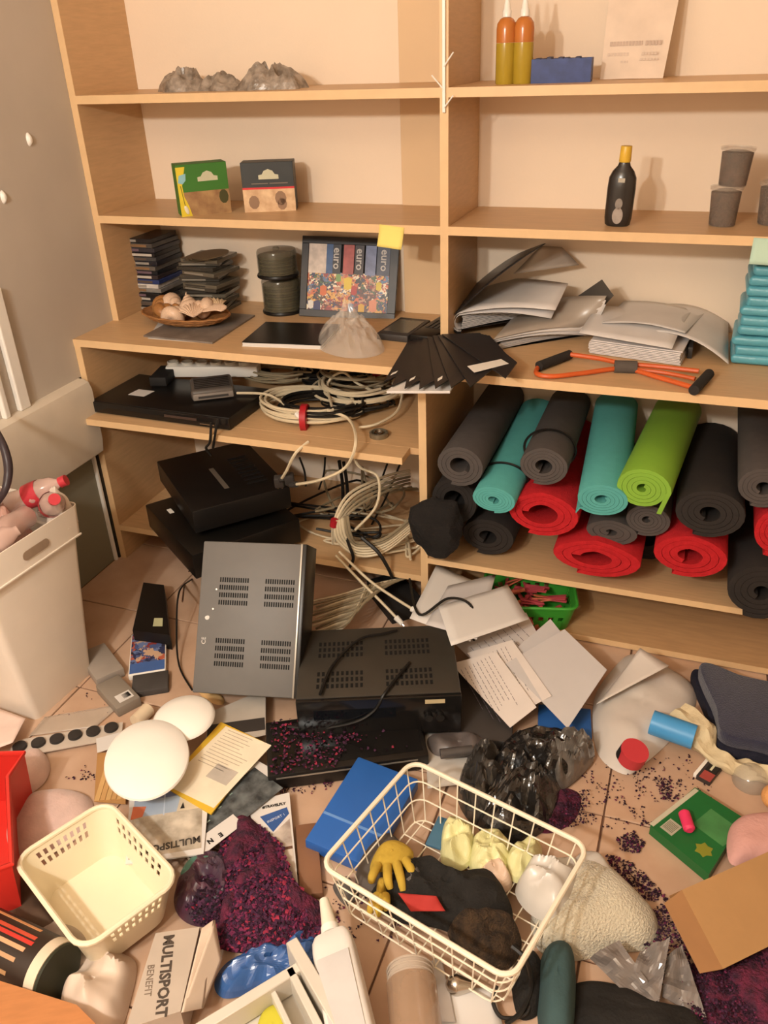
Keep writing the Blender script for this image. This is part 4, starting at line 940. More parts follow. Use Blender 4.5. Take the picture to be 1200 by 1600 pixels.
# cream basket
zr = .135
c = [F(*p, zr) for p in ((22, 1345), (165, 1250), (279, 1370), (130, 1492))]
mid = sum(c, V((0, 0, 0)))/4; xd = ((c[2]-c[1])+(c[3]-c[0])).normalized(); yd = V((-xd.y, xd.x, 0))
W_, D_ = ((c[2]-c[1]).length+(c[3]-c[0]).length)/2, ((c[1]-c[0]).length+(c[2]-c[3]).length)/2
e = thing('plastic_basket', 'empty square cream plastic basket with two rows of holes', 'basket', TR(mid.x, mid.y, .022, math.atan2(xd.y, xd.x)))
CRM = mat('cream_plastic', 'ECDFC2', .3, var=.03, spec=.6)
basket(e, W_, D_, zr-.022, .80, .038, .0022, CRM, ([0, .012, .045, .060, .064, .078, .084, .098, zr-.022], (4, 6)), ns=8, rim=.0055)
# ---------------------------------------------------------------- electronics on the floor
RCV = mat('grey_painted_steel', '6A6866', .5, metal=0., var=.06)
def vents(e, w_, h_, gx, gy, gw, gh, rows=4, n=13):
    for r_ in range(rows):
        b = B(); y = gy+gh*(r_/rows)
        for i in range(n):
            x = gx+gw*i/n
            box(b, x, y, .0001, x+gw/n*.55, y+gh/rows*.62, .0009)
        part('vent_row', b, mat('slot', '0A0A0A', .8), e)
def exr(e, w_, h_):
    for gx in (.20, .66):
        for gy in (.18, .58): vents(e, w_, h_, w_*gx, h_*gy, w_*.30, h_*.20)
    part('front_fascia', box(B(), w_+.0005, .0, -.112, w_+.014, h_, .001, .002), BLACK, e, 'black front fascia')
    part('silver_trim', box(B(), w_-.002, .0, .0005, w_+.003, h_, .0015, .0005), mat('silver', 'A8A49C', .3, metal=.6), e)
    text('CE', .016, mat('white_print', 'DAD6D0', .5), e, TR(w_*.08, h_*.34, .0006, PI/2)); text('e', .022, mat('white_print', 'DAD6D0', .5), e, TR(w_*.09, h_*.49, .0006, PI/2), bold=.001)
    for x, y in ((.15, .55), (.17, .68)): part('screw', cyl(B(), (w_*x, h_*y, 0), (w_*x, h_*y, .0012), .0025, seg=8), METAL, e)
av('receiver', [F(300, 1082, .088), F(457, 1094, .088), F(475, 852, .40), F(315, 845, .40)], .112, 'grey receiver with slotted vents standing tilted against the shelves', 'electronics', RCV, exr)
def exb(e, w_, h_):
    for gx, gy in ((.12, .12), (.55, .12), (.12, .56), (.55, .56)): vents(e, w_, h_, w_*gx, h_*gy, w_*.30, h_*.26, 3, 10)
    part('front_fascia', box(B(), 0, -.012, -.118, w_, -.0005, -.001, .002), mat('gloss_black', '1A1817', .15), e, 'glossy black front')
    for x in (.80, .87): part('knob', cyl(B(), (w_*x, -.024, -.06), (w_*x, -.012, -.06), .010, seg=20), BLACK, e)
    part('badge', box(B(), w_*.78, -.013, -.022, w_*.90, -.0119, -.010), mat('gold_badge', 'C9B890', .4), e, 'pale badge')
    part('display_window', box(B(), w_*.1, -.0128, -.06, w_*.6, -.0119, -.03), mat('display_glass', '101318', .08), e)
av('receiver', [F(462, 1092, .155), F(716, 1062, .155), F(708, 966, .155), F(490, 985, .155)], .12, 'black receiver with vented top lying flat in the middle of the floor', 'electronics', mat('black_steel', '3C3832', .35, var=.1), exb)
def exk(e, w_, h_):
    part('silver_edge', box(B(), w_*.05, -.001, -.012, w_*.93, .0015, -.008), mat('silver', 'A8A49C', .3, metal=.6), e)
    part('glass_panel', box(B(), w_*.03, h_*.1, 0, w_*.97, h_*.9, .001), mat('gloss_black', '1A1817', .15), e)
av('disc_player', [F(418, 1214, .05), F(668, 1172, .05), F(655, 1110, .05), F(420, 1128, .05)], .046, 'flat black player strewn with petals in front of the black receiver', 'player', BLACK, exk)
printed('power_adapter', [(207, 985), (265, 992), (256, 914), (224, 910)], .055, .054, BLACK, 'black power brick with a pale sticker in front of the shelf corner', 'adapter', lambda e, w_, h_, L: part('sticker', prism(B(), [(L[0].x+(L[1].x-L[0].x)*u+(L[3].x-L[0].x)*v, L[0].y+(L[3].y-L[0].y)*v) for u, v in ((.5, .08), (.75, .08), (.72, .24), (.5, .24))], 0, .0006), mat('pale_green_sticker', 'C4C49A', .6), e))
def barcode(e, w_, h_, h):
    part('white_label', box(B(), w_*.25, h_*.12, h, w_*.85, h_*.38, h+.0005), PAPER, e)
    for k in range(7): part('bar', box(B(), w_*(.50+.04*k), h_*.18, h+.0005, w_*(.515+.045*k), h_*.33, h+.0009), INK, e)
GB = mat('grey_card', '8E8478', .55, var=.1)
block('carton', [(182, 1108), (216, 1086), (196, 1045), (160, 1066)], 0, .03, GB, 'small grey carton with a barcode label', 'box', extra=barcode)
block('carton', [(150, 1062), (190, 1040), (172, 998), (134, 1016)], 0, .03, mat('pale_grey_card', '9E948A', .5, var=.1), 'plain grey carton behind the one with a barcode', 'box')
def dvd(e, w_, h_, h):
    part('cover_print', box(B(), w_*.03, h_*.25, h, w_*.97, h_*.98, h+.0006), mosaic('dvd_art', ['33385A', '4C5C8A', 'B8604A', '2A2636', 'C9A88C', '6A7CA8', '8E3A34'], 45), e, 'colourful cover art')
    part('blue_band', box(B(), w_*.03, h_*.03, h, w_*.97, h_*.25, h+.0007), mat('blue_band', '4A6AA8', .4), e)
block('disc_case', [(200, 1056), (258, 1052), (232, 992), (190, 994)], 0, .018, WHITE, 'white disc case with a colourful cover and blue lower band', 'case', extra=dvd)
block('carton', [(205, 1083), (262, 1078), (258, 1052), (202, 1056)], 0, .02, mat('dark_grey_card', '4A4644', .6, var=.2), 'dark grey carton in front of the colourful disc case', 'box')
cable([(300, 905, 'y', -.25), (280, 925, .1), (276, 985, .05), (280, 1040, .01), (300, 1078, .006)], .0028, CABB, 'thin black cable trailing left of the grey receiver')
cable([(318, 858, 'y', -.21), (300, 885, 'y', -.22), (290, 905, 'y', -.23), (285, 940, .09)], .003, mat('brown_cable', '5A3C26', .5), 'thin brown cable hanging beside the grey receiver')
cable([(640, 1035, .162), (618, 1062, .163), (600, 1085, .16), (585, 1110, .12), (555, 1128, .09), (500, 1138, .062), (450, 1135, .06)], .004, CABB, 'black cable draped over the front of the black receiver')
cable([(620, 985, .16), (600, 990, .165), (560, 1000, .17), (520, 1040, .165), (500, 1085, .165)], .004, CABB, 'black cable lying on the vented top of the black receiver')

# ================================================================ floor, loose sheets and print
def qsheet(name, pts, zs, m, lab, cat='paper', group=None, th=.0008, n=8, amp=0., freq=9, seed=0., curl=None):
    if not isinstance(zs, (list, tuple)): zs = [zs]*4
    return solo(name, sheet(B(), [F(x, y, z) for (x, y), z in zip(pts, zs)], th, n, amp, freq, seed, curl), m, lab, cat, group=group, smooth='all')
HW = mat('handwriting_ink', '564E58', .7)
def lines(e, w_, h_, L, n=9, seed=1, m=HW, x0=.12, x1=.85):
    rd = random.Random(seed)
    for k in range(n):
        y = h_*(.12+.76*k/n); b = B(); x = w_*x0
        while x < w_*rd.uniform(x1-.2, x1):
            l = rd.uniform(.004, .016); box(b, x, y, 0, x+l, y+.0012, .0003); x += l+.004
        part('written_line', b, m, e)
q_ = [((640, 968), (683, 883), (748, 928), (738, 998)), ((655, 978), (740, 905), (775, 898), (745, 1002)), ((668, 992), (758, 918), (793, 915), (824, 968), )]
for pts, z, lb, mm in (([(640, 966), (735, 1003), (752, 915), (683, 882)], .150, 'white sheet with pointed corner, leftmost of the upper paper fan', PAPER), ([(665, 977), (745, 1000), (775, 898), (700, 916)], .154, 'middle white sheet of the upper paper fan', PAPER2), ([(705, 1010), (826, 968), (793, 914), (685, 948)], .158, 'rightmost white sheet of the upper paper fan', PAPER)):
    qsheet('paper_sheet', pts, [z, z, z+.01, z+.01], mm, lb, group='upper fan of white sheets', amp=.003, freq=12, seed=z*100)
fan = [([(812, 1104), (712, 1007), (822, 957), (880, 1060)], .070, 'handwritten sheet with upper left corner beside the black receiver', 1),
       ([(797, 1137), (705, 1037), (775, 1018), (838, 1104)], .076, 'handwritten sheet pointing down left, nearest the bottom of the lower fan', 2),
       ([(800, 1120), (730, 1020), (800, 1000), (862, 1088)], .082, 'densely written sheet in the middle of the lower fan', 3),
       ([(850, 1100), (787, 1030), (860, 967), (910, 1030)], .088, 'plain white sheet of the lower fan with the highest corner', 0),
       ([(887, 1138), (790, 1037), (882, 983), (948, 1050)], .094, 'topmost white sheet of the lower fan, furthest right', 0)]
for pts, z, lb, sd in fan:
    printed('paper_sheet', pts, z, .0008, mat('note_paper', 'D9CFC8', .75, var=.05) if sd else PAPER2, lb, 'paper', (lambda e, w_, h_, L, sd=sd: lines(e, w_, h_, L, 8, sd)) if sd else None, zs=[z-.03, z, z+.03, z], group='lower fan of sheets')
def exbf(e, w_, h_): pass
block('blue_folder', [(840, 1145), (925, 1150), (930, 1110), (845, 1100)], .002, .012, mat('blue_folder', '2F62A8', .45, var=.1), 'blue folder edge showing under the lower fan of sheets', 'folder')
block('dark_folder', [(700, 1150), (800, 1160), (800, 1060), (715, 1045)], .0, .03, DGREY, 'dark grey case under the written sheets beside the black receiver', 'case')
# blue binder by the wire basket
def exbb(e, w_, h_):
    part('spine_crease', box(B(), w_*.02, h_*.30, 0, w_*.98, h_*.325, .0012), mat('light_blue_crease', '6A98D8', .4), e)
av('ring_binder', [F(476, 1312, .045), F(575, 1362, .035), F(640, 1222, .045), F(550, 1178, .055)], .034, 'blue ring binder lying closed left of the wire basket', 'binder', mat('blue_binder', '2B63B4', .4, var=.06), exbb)
# plates, rolls, strips on the left
PL = mat('glossy_white_plate', 'FAF6EE', .3, var=.02)
def plate(px, py, rx, ry, z, lab, rz=0.):
    q = F(px, py, z); s = (q-CAM).dot(CF)/FPX
    b = lathe(B(), [(.001, -.012), (.5, -.011), (.88, -.005), (1.0, .003), (.985, .008), (.88, .015), (.5, .023), (.001, .026)], 48)
    for v in b.verts: v.co = V((v.co.x*rx*s, v.co.y*ry*s*1.5, v.co.z))
    solo('plate', b, PL, lab, 'plate', TR(q.x, q.y, z, YAW+rz))
plate(230, 1187, 65, 58, .10, 'large white round plate lying on the magazines', .3)
plate(288, 1124, 48, 34, .085, 'smaller white plate half under the large one')
def cylpx(name, a, c, za, zc, r, m, lab, cat, seg=24, r2=None):
    a, c = F(*a, za), F(*c, zc); return solo(name, cyl(B(), a, c, r, r2, seg), m, lab, cat)
cylpx('paper_roll', (212, 1128), (232, 1108), .02, .02, .019, mat('cream_roll', 'E6D2B4', .6), 'short cream paper roll behind the large plate', 'roll')
def slats(e, w_, h_, L):
    for k in range(6): part('slat', box(B(), w_*k/6+.0006, 0, 0, w_*(k+1)/6-.0006, h_, .0018), mat('bamboo%d' % (k % 2), ['D8AE72', 'CFA268'][k % 2], .5, var=.15), e)
printed('bamboo_mat', [(147, 1252), (196, 1256), (200, 1176), (152, 1176)], .012, .002, mat('bamboo_back', 'B88A54', .6), 'small bamboo slat mat at the left of the large plate', 'mat', slats)
printed('card', [(152, 1176), (205, 1160), (203, 1140), (150, 1154)], .018, .001, PAPER, 'small white card between the bamboo mat and the plate', 'paper')
def pads(e, w_, h_, L):
    for k in range(6): part('round_pad', lathe(B(), [(.0165, 0), (.018, .002), (.017, .008), (.001, .009)], 20, c=(w_*(.08+.165*k), h_*.5, 0)), mat('dark_pad', '34302E', .5, var=.2), e)
printed('pad_strip', [(15, 1185), (190, 1152), (192, 1128), (18, 1158)], .012, .003, mat('clear_blister', 'CFC2B4', .2, spec=.7), 'clear tray strip with a row of round dark pads near the bin', 'tray', pads)
qsheet('paper_sheet', [(-20, 1175), (20, 1160), (40, 1122), (-20, 1100)], [.05, .05, .04, .03], mat('pinkish_paper', 'F2D8CC', .7), 'pinkish white sheet at the left edge below the bin')
qsheet('film_sheet', [(45, 1150), (150, 1135), (190, 1100), (70, 1120)], .006, mat('thin_film', 'E2D2C0', .15, alpha=.45, spec=.8), 'clear flat film between the bin and the pad strip', 'film')
LP = mat('pale_pink_plush', 'DDBFB4', .95, var=.1, scale=30, bump=.2, bscale=150, sheen=.3)
heap_px('pink_cloth', [(12, 1200), (30, 1180), (62, 1172), (78, 1195), (70, 1222), (40, 1245), (18, 1248)], .003, .03, LP, 'pale pink cloth lump next to the red crate, upper', 'cloth', amp=.2, freq=14, seed=3)
heap_px('pink_cloth', [(20, 1270), (50, 1243), (100, 1235), (142, 1248), (140, 1290), (90, 1330), (30, 1345), (10, 1310)], .003, .035, LP, 'larger pale pink cloth lump behind the cream basket', 'cloth', amp=.2, freq=14, seed=5)
# yellow edged booklet, flyers, magazines
YE = mat('yellow_border', 'E0B83C', .5)
def ybook(e, w_, h_, L):
    part('page', box(B(), w_*.03, h_*.02, 0, w_*.96, h_*.97, .0006), mat('cream_page', 'F2E6CE', .6), e)
    rd = random.Random(4)
    for k in range(12):
        y = h_*(.93-.045*k); part('printed_line', box(B(), w_*.12, y, .0006, w_*rd.uniform(.55, .85), y+.0018, .001), mat('pale_print_line', 'BFB09A', .6), e)
    part('grey_photo', box(B(), w_*.45, h_*.30, .0006, w_*.85, h_*.5, .001), mat('pale_grey_photo', 'C8BFB4', .5, var=.2), e)
printed('booklet', [(255, 1228), (330, 1272), (414, 1160), (345, 1128)], .05, .004, YE, 'cream booklet with a yellow border under the plates', 'booklet', ybook)
def stripes(e, w_, h_, L):
    part('black_stripe', box(B(), w_*.05, h_*.28, 0, w_*.99, h_*.62, .0005), mat('soft_black', '3A3634', .4), e)
printed('flyer', [(318, 1170), (415, 1148), (415, 1076), (330, 1112)], .042, .0015, mat('flyer_grey', 'B8B0A6', .4), 'grey and black striped flyer beside the grey receiver', 'flyer', stripes)
def dmag(e, w_, h_, L):
    part('dark_photo', box(B(), w_*.02, h_*.04, 0, w_*.90, h_*.95, .0005), mat('dark_photo', '35383A', .25, var=.6, scale=25, col2='6E7476'), e, 'dark cover photo')
    for k in range(3): part('star_print', box(B(), w_*(.3+.14*k), h_*(.55+.1*k), .0005, w_*(.33+.14*k), h_*(.58+.1*k), .0009), mat('star_green', '9FB8AE', .4), e)
printed('magazine', [(300, 1350), (437, 1208), (388, 1180), (262, 1300)], .036, .003, PAPER, 'dark photo magazine with a white border under the yellow booklet', 'magazine', dmag)
def strip_ex(e, w_, h_, L):
    for k, ch in enumerate('ENE'): text(ch, .016, INK, e, TR(w_*(.18+.2*k), h_*.55, .0005, PI), bold=.0008)
printed('flyer', [(305, 1345), (380, 1287), (364, 1272), (294, 1322)], .041, .001, PAPER, 'narrow white flyer with bold black letters below the dark magazine', 'flyer', strip_ex)
def wmag(e, w_, h_, L):
    part('sky_print', box(B(), w_*.03, h_*.72, 0, w_*.97, h_*.97, .0005), mat('winter_sky', '7C86AE', .3, var=.1), e, 'blue winter sky')
    part('pale_sky_print', box(B(), w_*.03, h_*.52, 0, w_*.66, h_*.72, .0005), mat('pale_sky', 'A8B8CC', .3, var=.1), e)
    part('snow_print', box(B(), w_*.03, h_*.04, 0, w_*.97, h_*.52, .0005), mat('snow_print', 'D8CDBC', .3, var=.35, scale=18, col2='978C7C'), e)
    part('mountain_print', prism(B(), [(w_*.62, h_*.52), (w_*.66, h_*.68), (w_*.74, h_*.66), (w_*.8, h_*.72), (w_*.97, h_*.70), (w_*.97, h_*.52)], .0004, .0008), mat('mountain_print', 'D6C8B0', .4, var=.2), e)
    for x, y in ((.70, .58), (.88, .62)): part('tree_print', prism(B(), [(w_*x-.005, h_*y-.008), (w_*x+.005, h_*y-.008), (w_*x+.001, h_*y+.010)], .0008, .0012), INK, e)
    part('ski_pole_print', box(B(), w_*.44, h_*.5, .0006, w_*.455, h_*.8, .001), mat('pale_line', 'C8D4E4', .4), e)
    text('MULTISPORT', .024, mat('dark_title', '4A443E', .5), e, TR(w_*.55, h_*.13, .0008, PI+.06), sx=.95, bold=.0008)
    part('orange_patch', prism(B(), [(w_*.0, h_*.50), (w_*.16, h_*.52), (w_*.2, h_*.64), (w_*.02, h_*.66)], .0006, .001), mat('orange_patch', 'D87A58', .5), e)
printed('magazine', [(196, 1350), (318, 1334), (330, 1200), (204, 1222)], .046, .004, PAPER, 'winter landscape magazine lying upside down below the large plate', 'magazine', wmag)
def broch(e, w_, h_, L):
    def P(u, v): return (w_*u, h_*v)
    part('blue_wedge', prism(B(), [P(.05, .80), P(.92, .86), P(.97, .78), P(.42, .60)], 0, .0006), mat('brochure_blue', '3A5E9E', .4), e, 'blue wedge')
    part('photo_print', prism(B(), [P(.02, .04), P(.97, .04), P(.97, .72), P(.42, .58), P(.02, .62)], 0, .0004), mat('interior_photo', '9A8C84', .3, var=.4, scale=20, col2='D8CCC0'), e, 'room photo')
    part('table_print', box(B(), w_*.5, h_*.38, .0004, w_*.96, h_*.41, .0008), mat('table_brown', '6A4A3A', .5), e)
    for x in (.6, .66): part('table_leg_print', box(B(), w_*x, h_*.27, .0004, w_*(x+.02), h_*.38, .0008), mat('table_brown', '6A4A3A', .5), e)
    text('#TRAVELFLY', .0098, mat('brochure_ink', '35322E', .5), e, TR(w_*.52, h_*.905, .0006, .02), sx=.95, bold=.0005)
    text('INSPORT 1', .009, mat('brochure_white', 'D8E0EC', .5), e, TR(w_*.55, h_*.75, .0008, .35))
printed('brochure', [(412, 1392), (466, 1386), (452, 1238), (388, 1254)], .03, .003, PAPER, 'white brochure with a blue wedge sticking out of the purple petals', 'brochure', broch)
block('cardboard_strip', [(468, 1400), (505, 1396), (480, 1288), (455, 1290)], .0, .02, mat('brown_strip', '8A6248', .6, var=.15), 'narrow brown box beside the blue ring binder', 'box')
heap_px('envelope', [(322, 1094), (345, 1102), (350, 1092), (330, 1076), (310, 1078)], .002, .012, mat('tan_envelope', 'D8B078', .6), 'small tan envelope in front of the grey receiver', 'paper', amp=.1)

# ================================================================ purple petals
PM = [mat('petal_purple', '503048', .9, var=.4, scale=60, spec=.1), mat('petal_magenta', '743050', .9, var=.3, scale=60, spec=.1), mat('petal_dark', '33222F', .9, var=.3, spec=.1), mat('petal_red', '98344A', .9, var=.2, spec=.1)]
def inside(x, y, poly):
    c = False; n = len(poly)
    for i in range(n):
        (x1, y1), (x2, y2) = poly[i], poly[i-1]
        if (y1 > y) != (y2 > y) and x < (x2-x1)*(y-y1)/(y2-y1)+x1: c = not c
    return c
def petals(name, poly, n, z, h, lab, size=(.004, .010), mats=PM, wts=(4, 3, 4, 1), seed=1, cen=None, drop=0.):
    """scattered dried petals: real little curled flakes, joined"""
    rd = random.Random(seed); xs = [p[0] for p in poly]; ys = [p[1] for p in poly]; b = B(); k = 0
    cx, cy = (sum(xs)/len(xs), sum(ys)/len(ys)) if cen is None else cen
    while k < n:
        px, py = rd.uniform(min(xs), max(xs)), rd.uniform(min(ys), max(ys))
        if not inside(px, py, poly): continue
        if drop and noise.noise(V((px/18, py/18, seed))) < drop: k += .2; continue
        k += 1; t = min(1, math.hypot((px-cx)/(max(xs)-min(xs))*2, (py-cy)/(max(ys)-min(ys))*2))
        q = F(px, py, z+h*(1-t*t)*.9); q.z += rd.uniform(0, .004)
        s_ = rd.uniform(*size); a = rd.uniform(0, 2*PI); R_ = Matrix.Rotation(a, 3, 'Z') @ Matrix.Rotation(rd.uniform(-.9, .9), 3, 'X')
        vs = [b.verts.new(q+R_ @ V(p)) for p in ((-s_*.5, -s_*.3, 0), (s_*.1, -s_*.45, s_*.15), (s_*.55, 0, 0), (0, s_*.45, s_*.2))]
        mi = rd.choices(range(len(mats)), wts)[0]
        f1 = b.faces.new((vs[0], vs[1], vs[3])); f2 = b.faces.new((vs[1], vs[2], vs[3])); f1.material_index = f2.material_index = mi
    o = solo(name, b, mats, lab, 'petals', smooth=False, kind='stuff'); return o
pile = [(372, 1262), (405, 1290), (440, 1320), (455, 1370), (480, 1400), (520, 1430), (500, 1460), (455, 1475), (400, 1490), (340, 1480), (320, 1440), (345, 1400), (330, 1370), (350, 1310)]
heap_px('petal_bag', pile, .012, .045, mat('petal_base', '3A1C30', .9, var=.5, scale=50, bump=1, bscale=150, col2='6A2440'), 'split bag of purple dried petals spilling over the magazines', 'bag', amp=.35, freq=30, seed=6)
petals('dried_petals', pile, 4600, .02, .045, 'heap of purple and magenta dried petals on the floor', seed=2, size=(.005, .013), wts=(5, 3, 3, 1))
heap_px('petal_bag', [(272, 1400), (290, 1355), (330, 1335), (365, 1350), (372, 1400), (355, 1440), (310, 1448), (280, 1432)], .012, .035, mat('purple_film_bag', '3E3848', .3, var=.4, scale=20, col2='54303F', spec=.5), 'shiny dark bag of petals right of the cream basket', 'bag', amp=.45, freq=24, seed=9, ridge=True, smooth=False)
petals('dried_petals', [(300, 1370), (350, 1355), (362, 1400), (350, 1440), (310, 1448), (285, 1420)], 420, .035, .025, 'petals clinging to the shiny dark bag', seed=12, wts=(5, 1, 5, .3))
heap_px('film_scrap', [(282, 1365), (300, 1340), (330, 1338), (322, 1358), (300, 1368)], .04, .01, mat('teal_film', '5E8E80', .3, alpha=.8), 'teal film scrap on the shiny petal bag', 'film', amp=.4, freq=30)
petals('dried_petals', [(418, 1130), (480, 1118), (560, 1150), (520, 1200), (425, 1210)], 380, .052, .0, 'petals strewn over the flat black player', seed=3, wts=(3, 3, 3, 2))
petals('dried_petals', [(540, 1130), (650, 1115), (655, 1165), (560, 1180)], 30, .052, .0, 'few petals at the right end of the flat black player', seed=4)
seeds = [([(430, 1220), (540, 1205), (560, 1235), (440, 1245)], 170, .1, 'petals on the tiles above the blue ring binder'), ([(880, 1180), (1010, 1190), (1060, 1240), (1010, 1300), (880, 1290)], 330, .05, 'crumbs scattered on the tiles left of the green box'),
    ([(780, 1225), (925, 1235), (915, 1290), (830, 1300)], 650, -.15, 'dark crumbs beside the shiny black bag'), ([(1020, 1215), (1065, 1220), (1060, 1250), (1035, 1250)], 190, -.3, 'dense dark crumbs above the green box'),
    ([(962, 1310), (990, 1300), (1008, 1318), (998, 1335), (970, 1330)], 240, -.5, 'round dark patch of crumbs on the tile'), ([(945, 1335), (985, 1345), (1040, 1400), (1050, 1420), (1020, 1440), (960, 1380)], 750, -.3, 'dark band of crumbs along the white plush'),
    ([(1000, 1420), (1060, 1430), (1110, 1520), (1200, 1480), (1210, 1610), (1090, 1600), (1010, 1500)], 2400, -.4, 'dark purple petals around the cardboard box'), ([(190, 1165), (230, 1170), (160, 1230), (100, 1215)], 120, .1, 'petals beside the bamboo mat'), ([(60, 1095), (190, 1075), (170, 1120), (80, 1120)], 50, .1, 'few crumbs on the tiles in front of the bin'),
    ([(500, 1385), (600, 1400), (640, 1470), (540, 1470)], 130, .1, 'crumbs in front of the wire basket'), ([(930, 1190), (1080, 1180), (1130, 1260), (1000, 1260)], 120, .0, 'crumbs near the red roll')]
for i, (poly, n, dr, lb) in enumerate(seeds): petals('dried_crumbs', poly, n, .017 if i == 6 else (.012 if i == 2 else .0015), .004 if i in (2, 6) else 0, lb, size=(.003, .007), mats=PM[:3], wts=(3, 1, 5), seed=20+i, drop=dr)

# ================================================================ floor, middle and right
# green basket of red clothes pegs
q = F(824, 956, .022); q.y -= .035; GRB = mat('green_plastic', '3E9A34', .35, var=.05)
e = thing('green_basket', 'small green plastic basket full of red clothes pegs', 'basket', TR(q.x+.005, q.y+.03, .0225, .25))
basket(e, .26, .19, .085, .85, .03, .002, GRB, ([0, .01, .035, .050, .070, .085], (2,)), ns=6, rim=.005)
PG = [mat('peg_red', 'C8505A', .45, var=.1), mat('peg_orange', 'C8684A', .45, var=.1), mat('peg_rose', 'B8464E', .45, var=.1)]
rd = random.Random(5); pb = B()
def pegmesh(b):
    for s in (-1, 1):
        M_ = Matrix.Translation((0, 0, s*.003)) @ Matrix.Rotation(s*.08, 4, 'Y')
        g = box(B(), -.036, -.005, -.0022, .036, .005, .0022, .001, 1); g.transform(M_); me = bpy.data.meshes.new('t'); g.to_mesh(me); g.free(); b.from_mesh(me); bpy.data.meshes.remove(me)
    return b
pm = [mesh_of(pegmesh(B()), m, 'clothes_peg') for m in PG]
for k in range(34):
    o = bpy.data.objects.new('clothes_peg', pm[k % 3]); COL.objects.link(o)
    i, j = k % 6, (k//6) % 6
    x, y = (i-2.5)*.034, (j-2.5)*.026
    o.matrix_world = TR(q.x+x*.9, q.y+.03+y, .036+.010*(k//6)*.6+.008*(k % 4), rd.uniform(0, PI), rd.uniform(-.5, .5), rd.uniform(-.4, .4))
    put(o, 'peg in the heap filling the green basket, %s, %s' % (('far left', 'left', 'centre left', 'centre right', 'right', 'far right')[i], ('nearest row', 'second row', 'third row', 'fourth row', 'fifth row', 'back row')[j]), 'clothes peg', 'red clothes pegs in the green basket')
# white bag, red roll, blue tube, cream cloth, navy towels
TRB = mat('milky_bag', 'D6CEC6', .45, var=.08, scale=6, bump=.1, bscale=15)
b = B(); sheet(b, [F(935, 1180, .03), F(928, 1092, .06), F(990, 1012, .12), F(1080, 1062, .10)], .002, 4)
b.free()
heap_px('plastic_bag', [(933, 1175), (928, 1095), (958, 1045), (990, 1022), (1040, 1042), (1085, 1075), (1080, 1120), (1045, 1160), (1005, 1195), (975, 1210)], .003, .045, TRB, 'flat milky white bag leaning on the low front board', 'bag', amp=.15, freq=8, seed=4, p=3, rings=14)
qsheet('paper_bag_flap', [(932, 1100), (965, 1060), (1000, 1012), (1045, 1040)], [.05, .06, .11, .10], TRB, 'upper folded flap of milky plastic beside the white bag', 'bag', th=.0015)
e = thing('tape_roll', 'short red roll with a dark left side on the milky bag', 'roll', V(F(985, 1185, .05)))
part('roll_body', cyl(B(), (0, 0, -.0), (.008, -.006, .034), .032, .032, 28), mat('coral_red', 'C23A42', .5, var=.05), e)
part('end_cap', cyl(B(), (-.012, .0, .002), (-.004, -.005, .030), .0225, .0225, 20), BLACKM, e, 'dark patch on the left side')
cylpx('plastic_tube', (1018, 1128), (1085, 1152), .055, .05, .030, mat('sky_blue', '4A9AD6', .35, var=.04), 'sky blue tube poking out of the cream cloth', 'tube')
CRC = mat('cream_cloth', 'D8C8A4', .95, var=.12, scale=20, bump=.3, bscale=90)
b = tube(B(), spline([F(1062, 1100, .075), F(1090, 1125, .07), F(1105, 1160, .04), F(1130, 1185, .025), F(1175, 1202, .02), F(1230, 1215, .02)]), lambda t: .034*(1-t)**.5*(.8+.25*math.sin(t*9))+.012, 14)
for v in b.verts: v.co.z = v.co.z*.6; v.co += V((0, 0, .012*noise.noise(v.co*30)+.006*math.sin((v.co.x*.6+v.co.y)*160))); v.co.z = max(v.co.z, .002)
solo('cream_cloth', b, CRC, 'cream knitted cloth trailing along the navy towels', 'cloth')
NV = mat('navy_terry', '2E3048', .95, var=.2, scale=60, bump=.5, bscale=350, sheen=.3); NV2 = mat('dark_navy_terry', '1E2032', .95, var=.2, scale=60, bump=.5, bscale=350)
def towel(pts, z, h, m, lab, name='towel', zsl=0.):
    c = [F(x, y, z) for x, y in pts]; cen = sum(c, V((0, 0, 0)))/len(c); ring = [V((p.x, p.y, z)) for p in c]
    b = B(); P = spline(ring, 5, True); n = len(P); L = []
    for (ins, zz) in ((.004, 0), (0, h*.25), (0, h*.7), (.006, h*.95), (.02, h)):
        L.append([b.verts.new((p.x+(cen.x-p.x)*ins*4, p.y+(cen.y-p.y)*ins*4, z+zz+.004*noise.noise(V((p.x*20, p.y*20, zz*30))))) for p in P])
    for a, d in zip(L, L[1:]):
        for i in range(n): b.faces.new((a[i], a[(i+1) % n], d[(i+1) % n], d[i]))
    b.faces.new(L[0][::-1]); b.faces.new(L[-1]); return solo(name, b, m, lab, 'towel')
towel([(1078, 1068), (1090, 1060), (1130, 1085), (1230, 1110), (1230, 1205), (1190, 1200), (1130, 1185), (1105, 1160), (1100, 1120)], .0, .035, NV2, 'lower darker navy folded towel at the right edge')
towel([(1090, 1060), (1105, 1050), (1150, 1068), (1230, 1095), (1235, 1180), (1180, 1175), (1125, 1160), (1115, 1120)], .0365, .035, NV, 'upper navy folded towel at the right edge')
def mbox(e, w_, h_, h):
    part('drawer_end', box(B(), -.008, .002, .001, .001, h_-.002, h-.001, .001), WHITE, e, 'white open drawer end')
    part('red_band', box(B(), w_*.2, 0, h, w_*.98, h_*.4, h+.0004), mat('dull_red', 'A84A44', .5), e); part('black_band', box(B(), w_*.2, h_*.4, h, w_*.98, h_, h+.0004), INK, e); part('logo_patch', box(B(), w_*.45, h_*.5, h+.0004, w_*.6, h_*.8, h+.0008), mat('pale_crest', 'CFCDB0', .5), e)
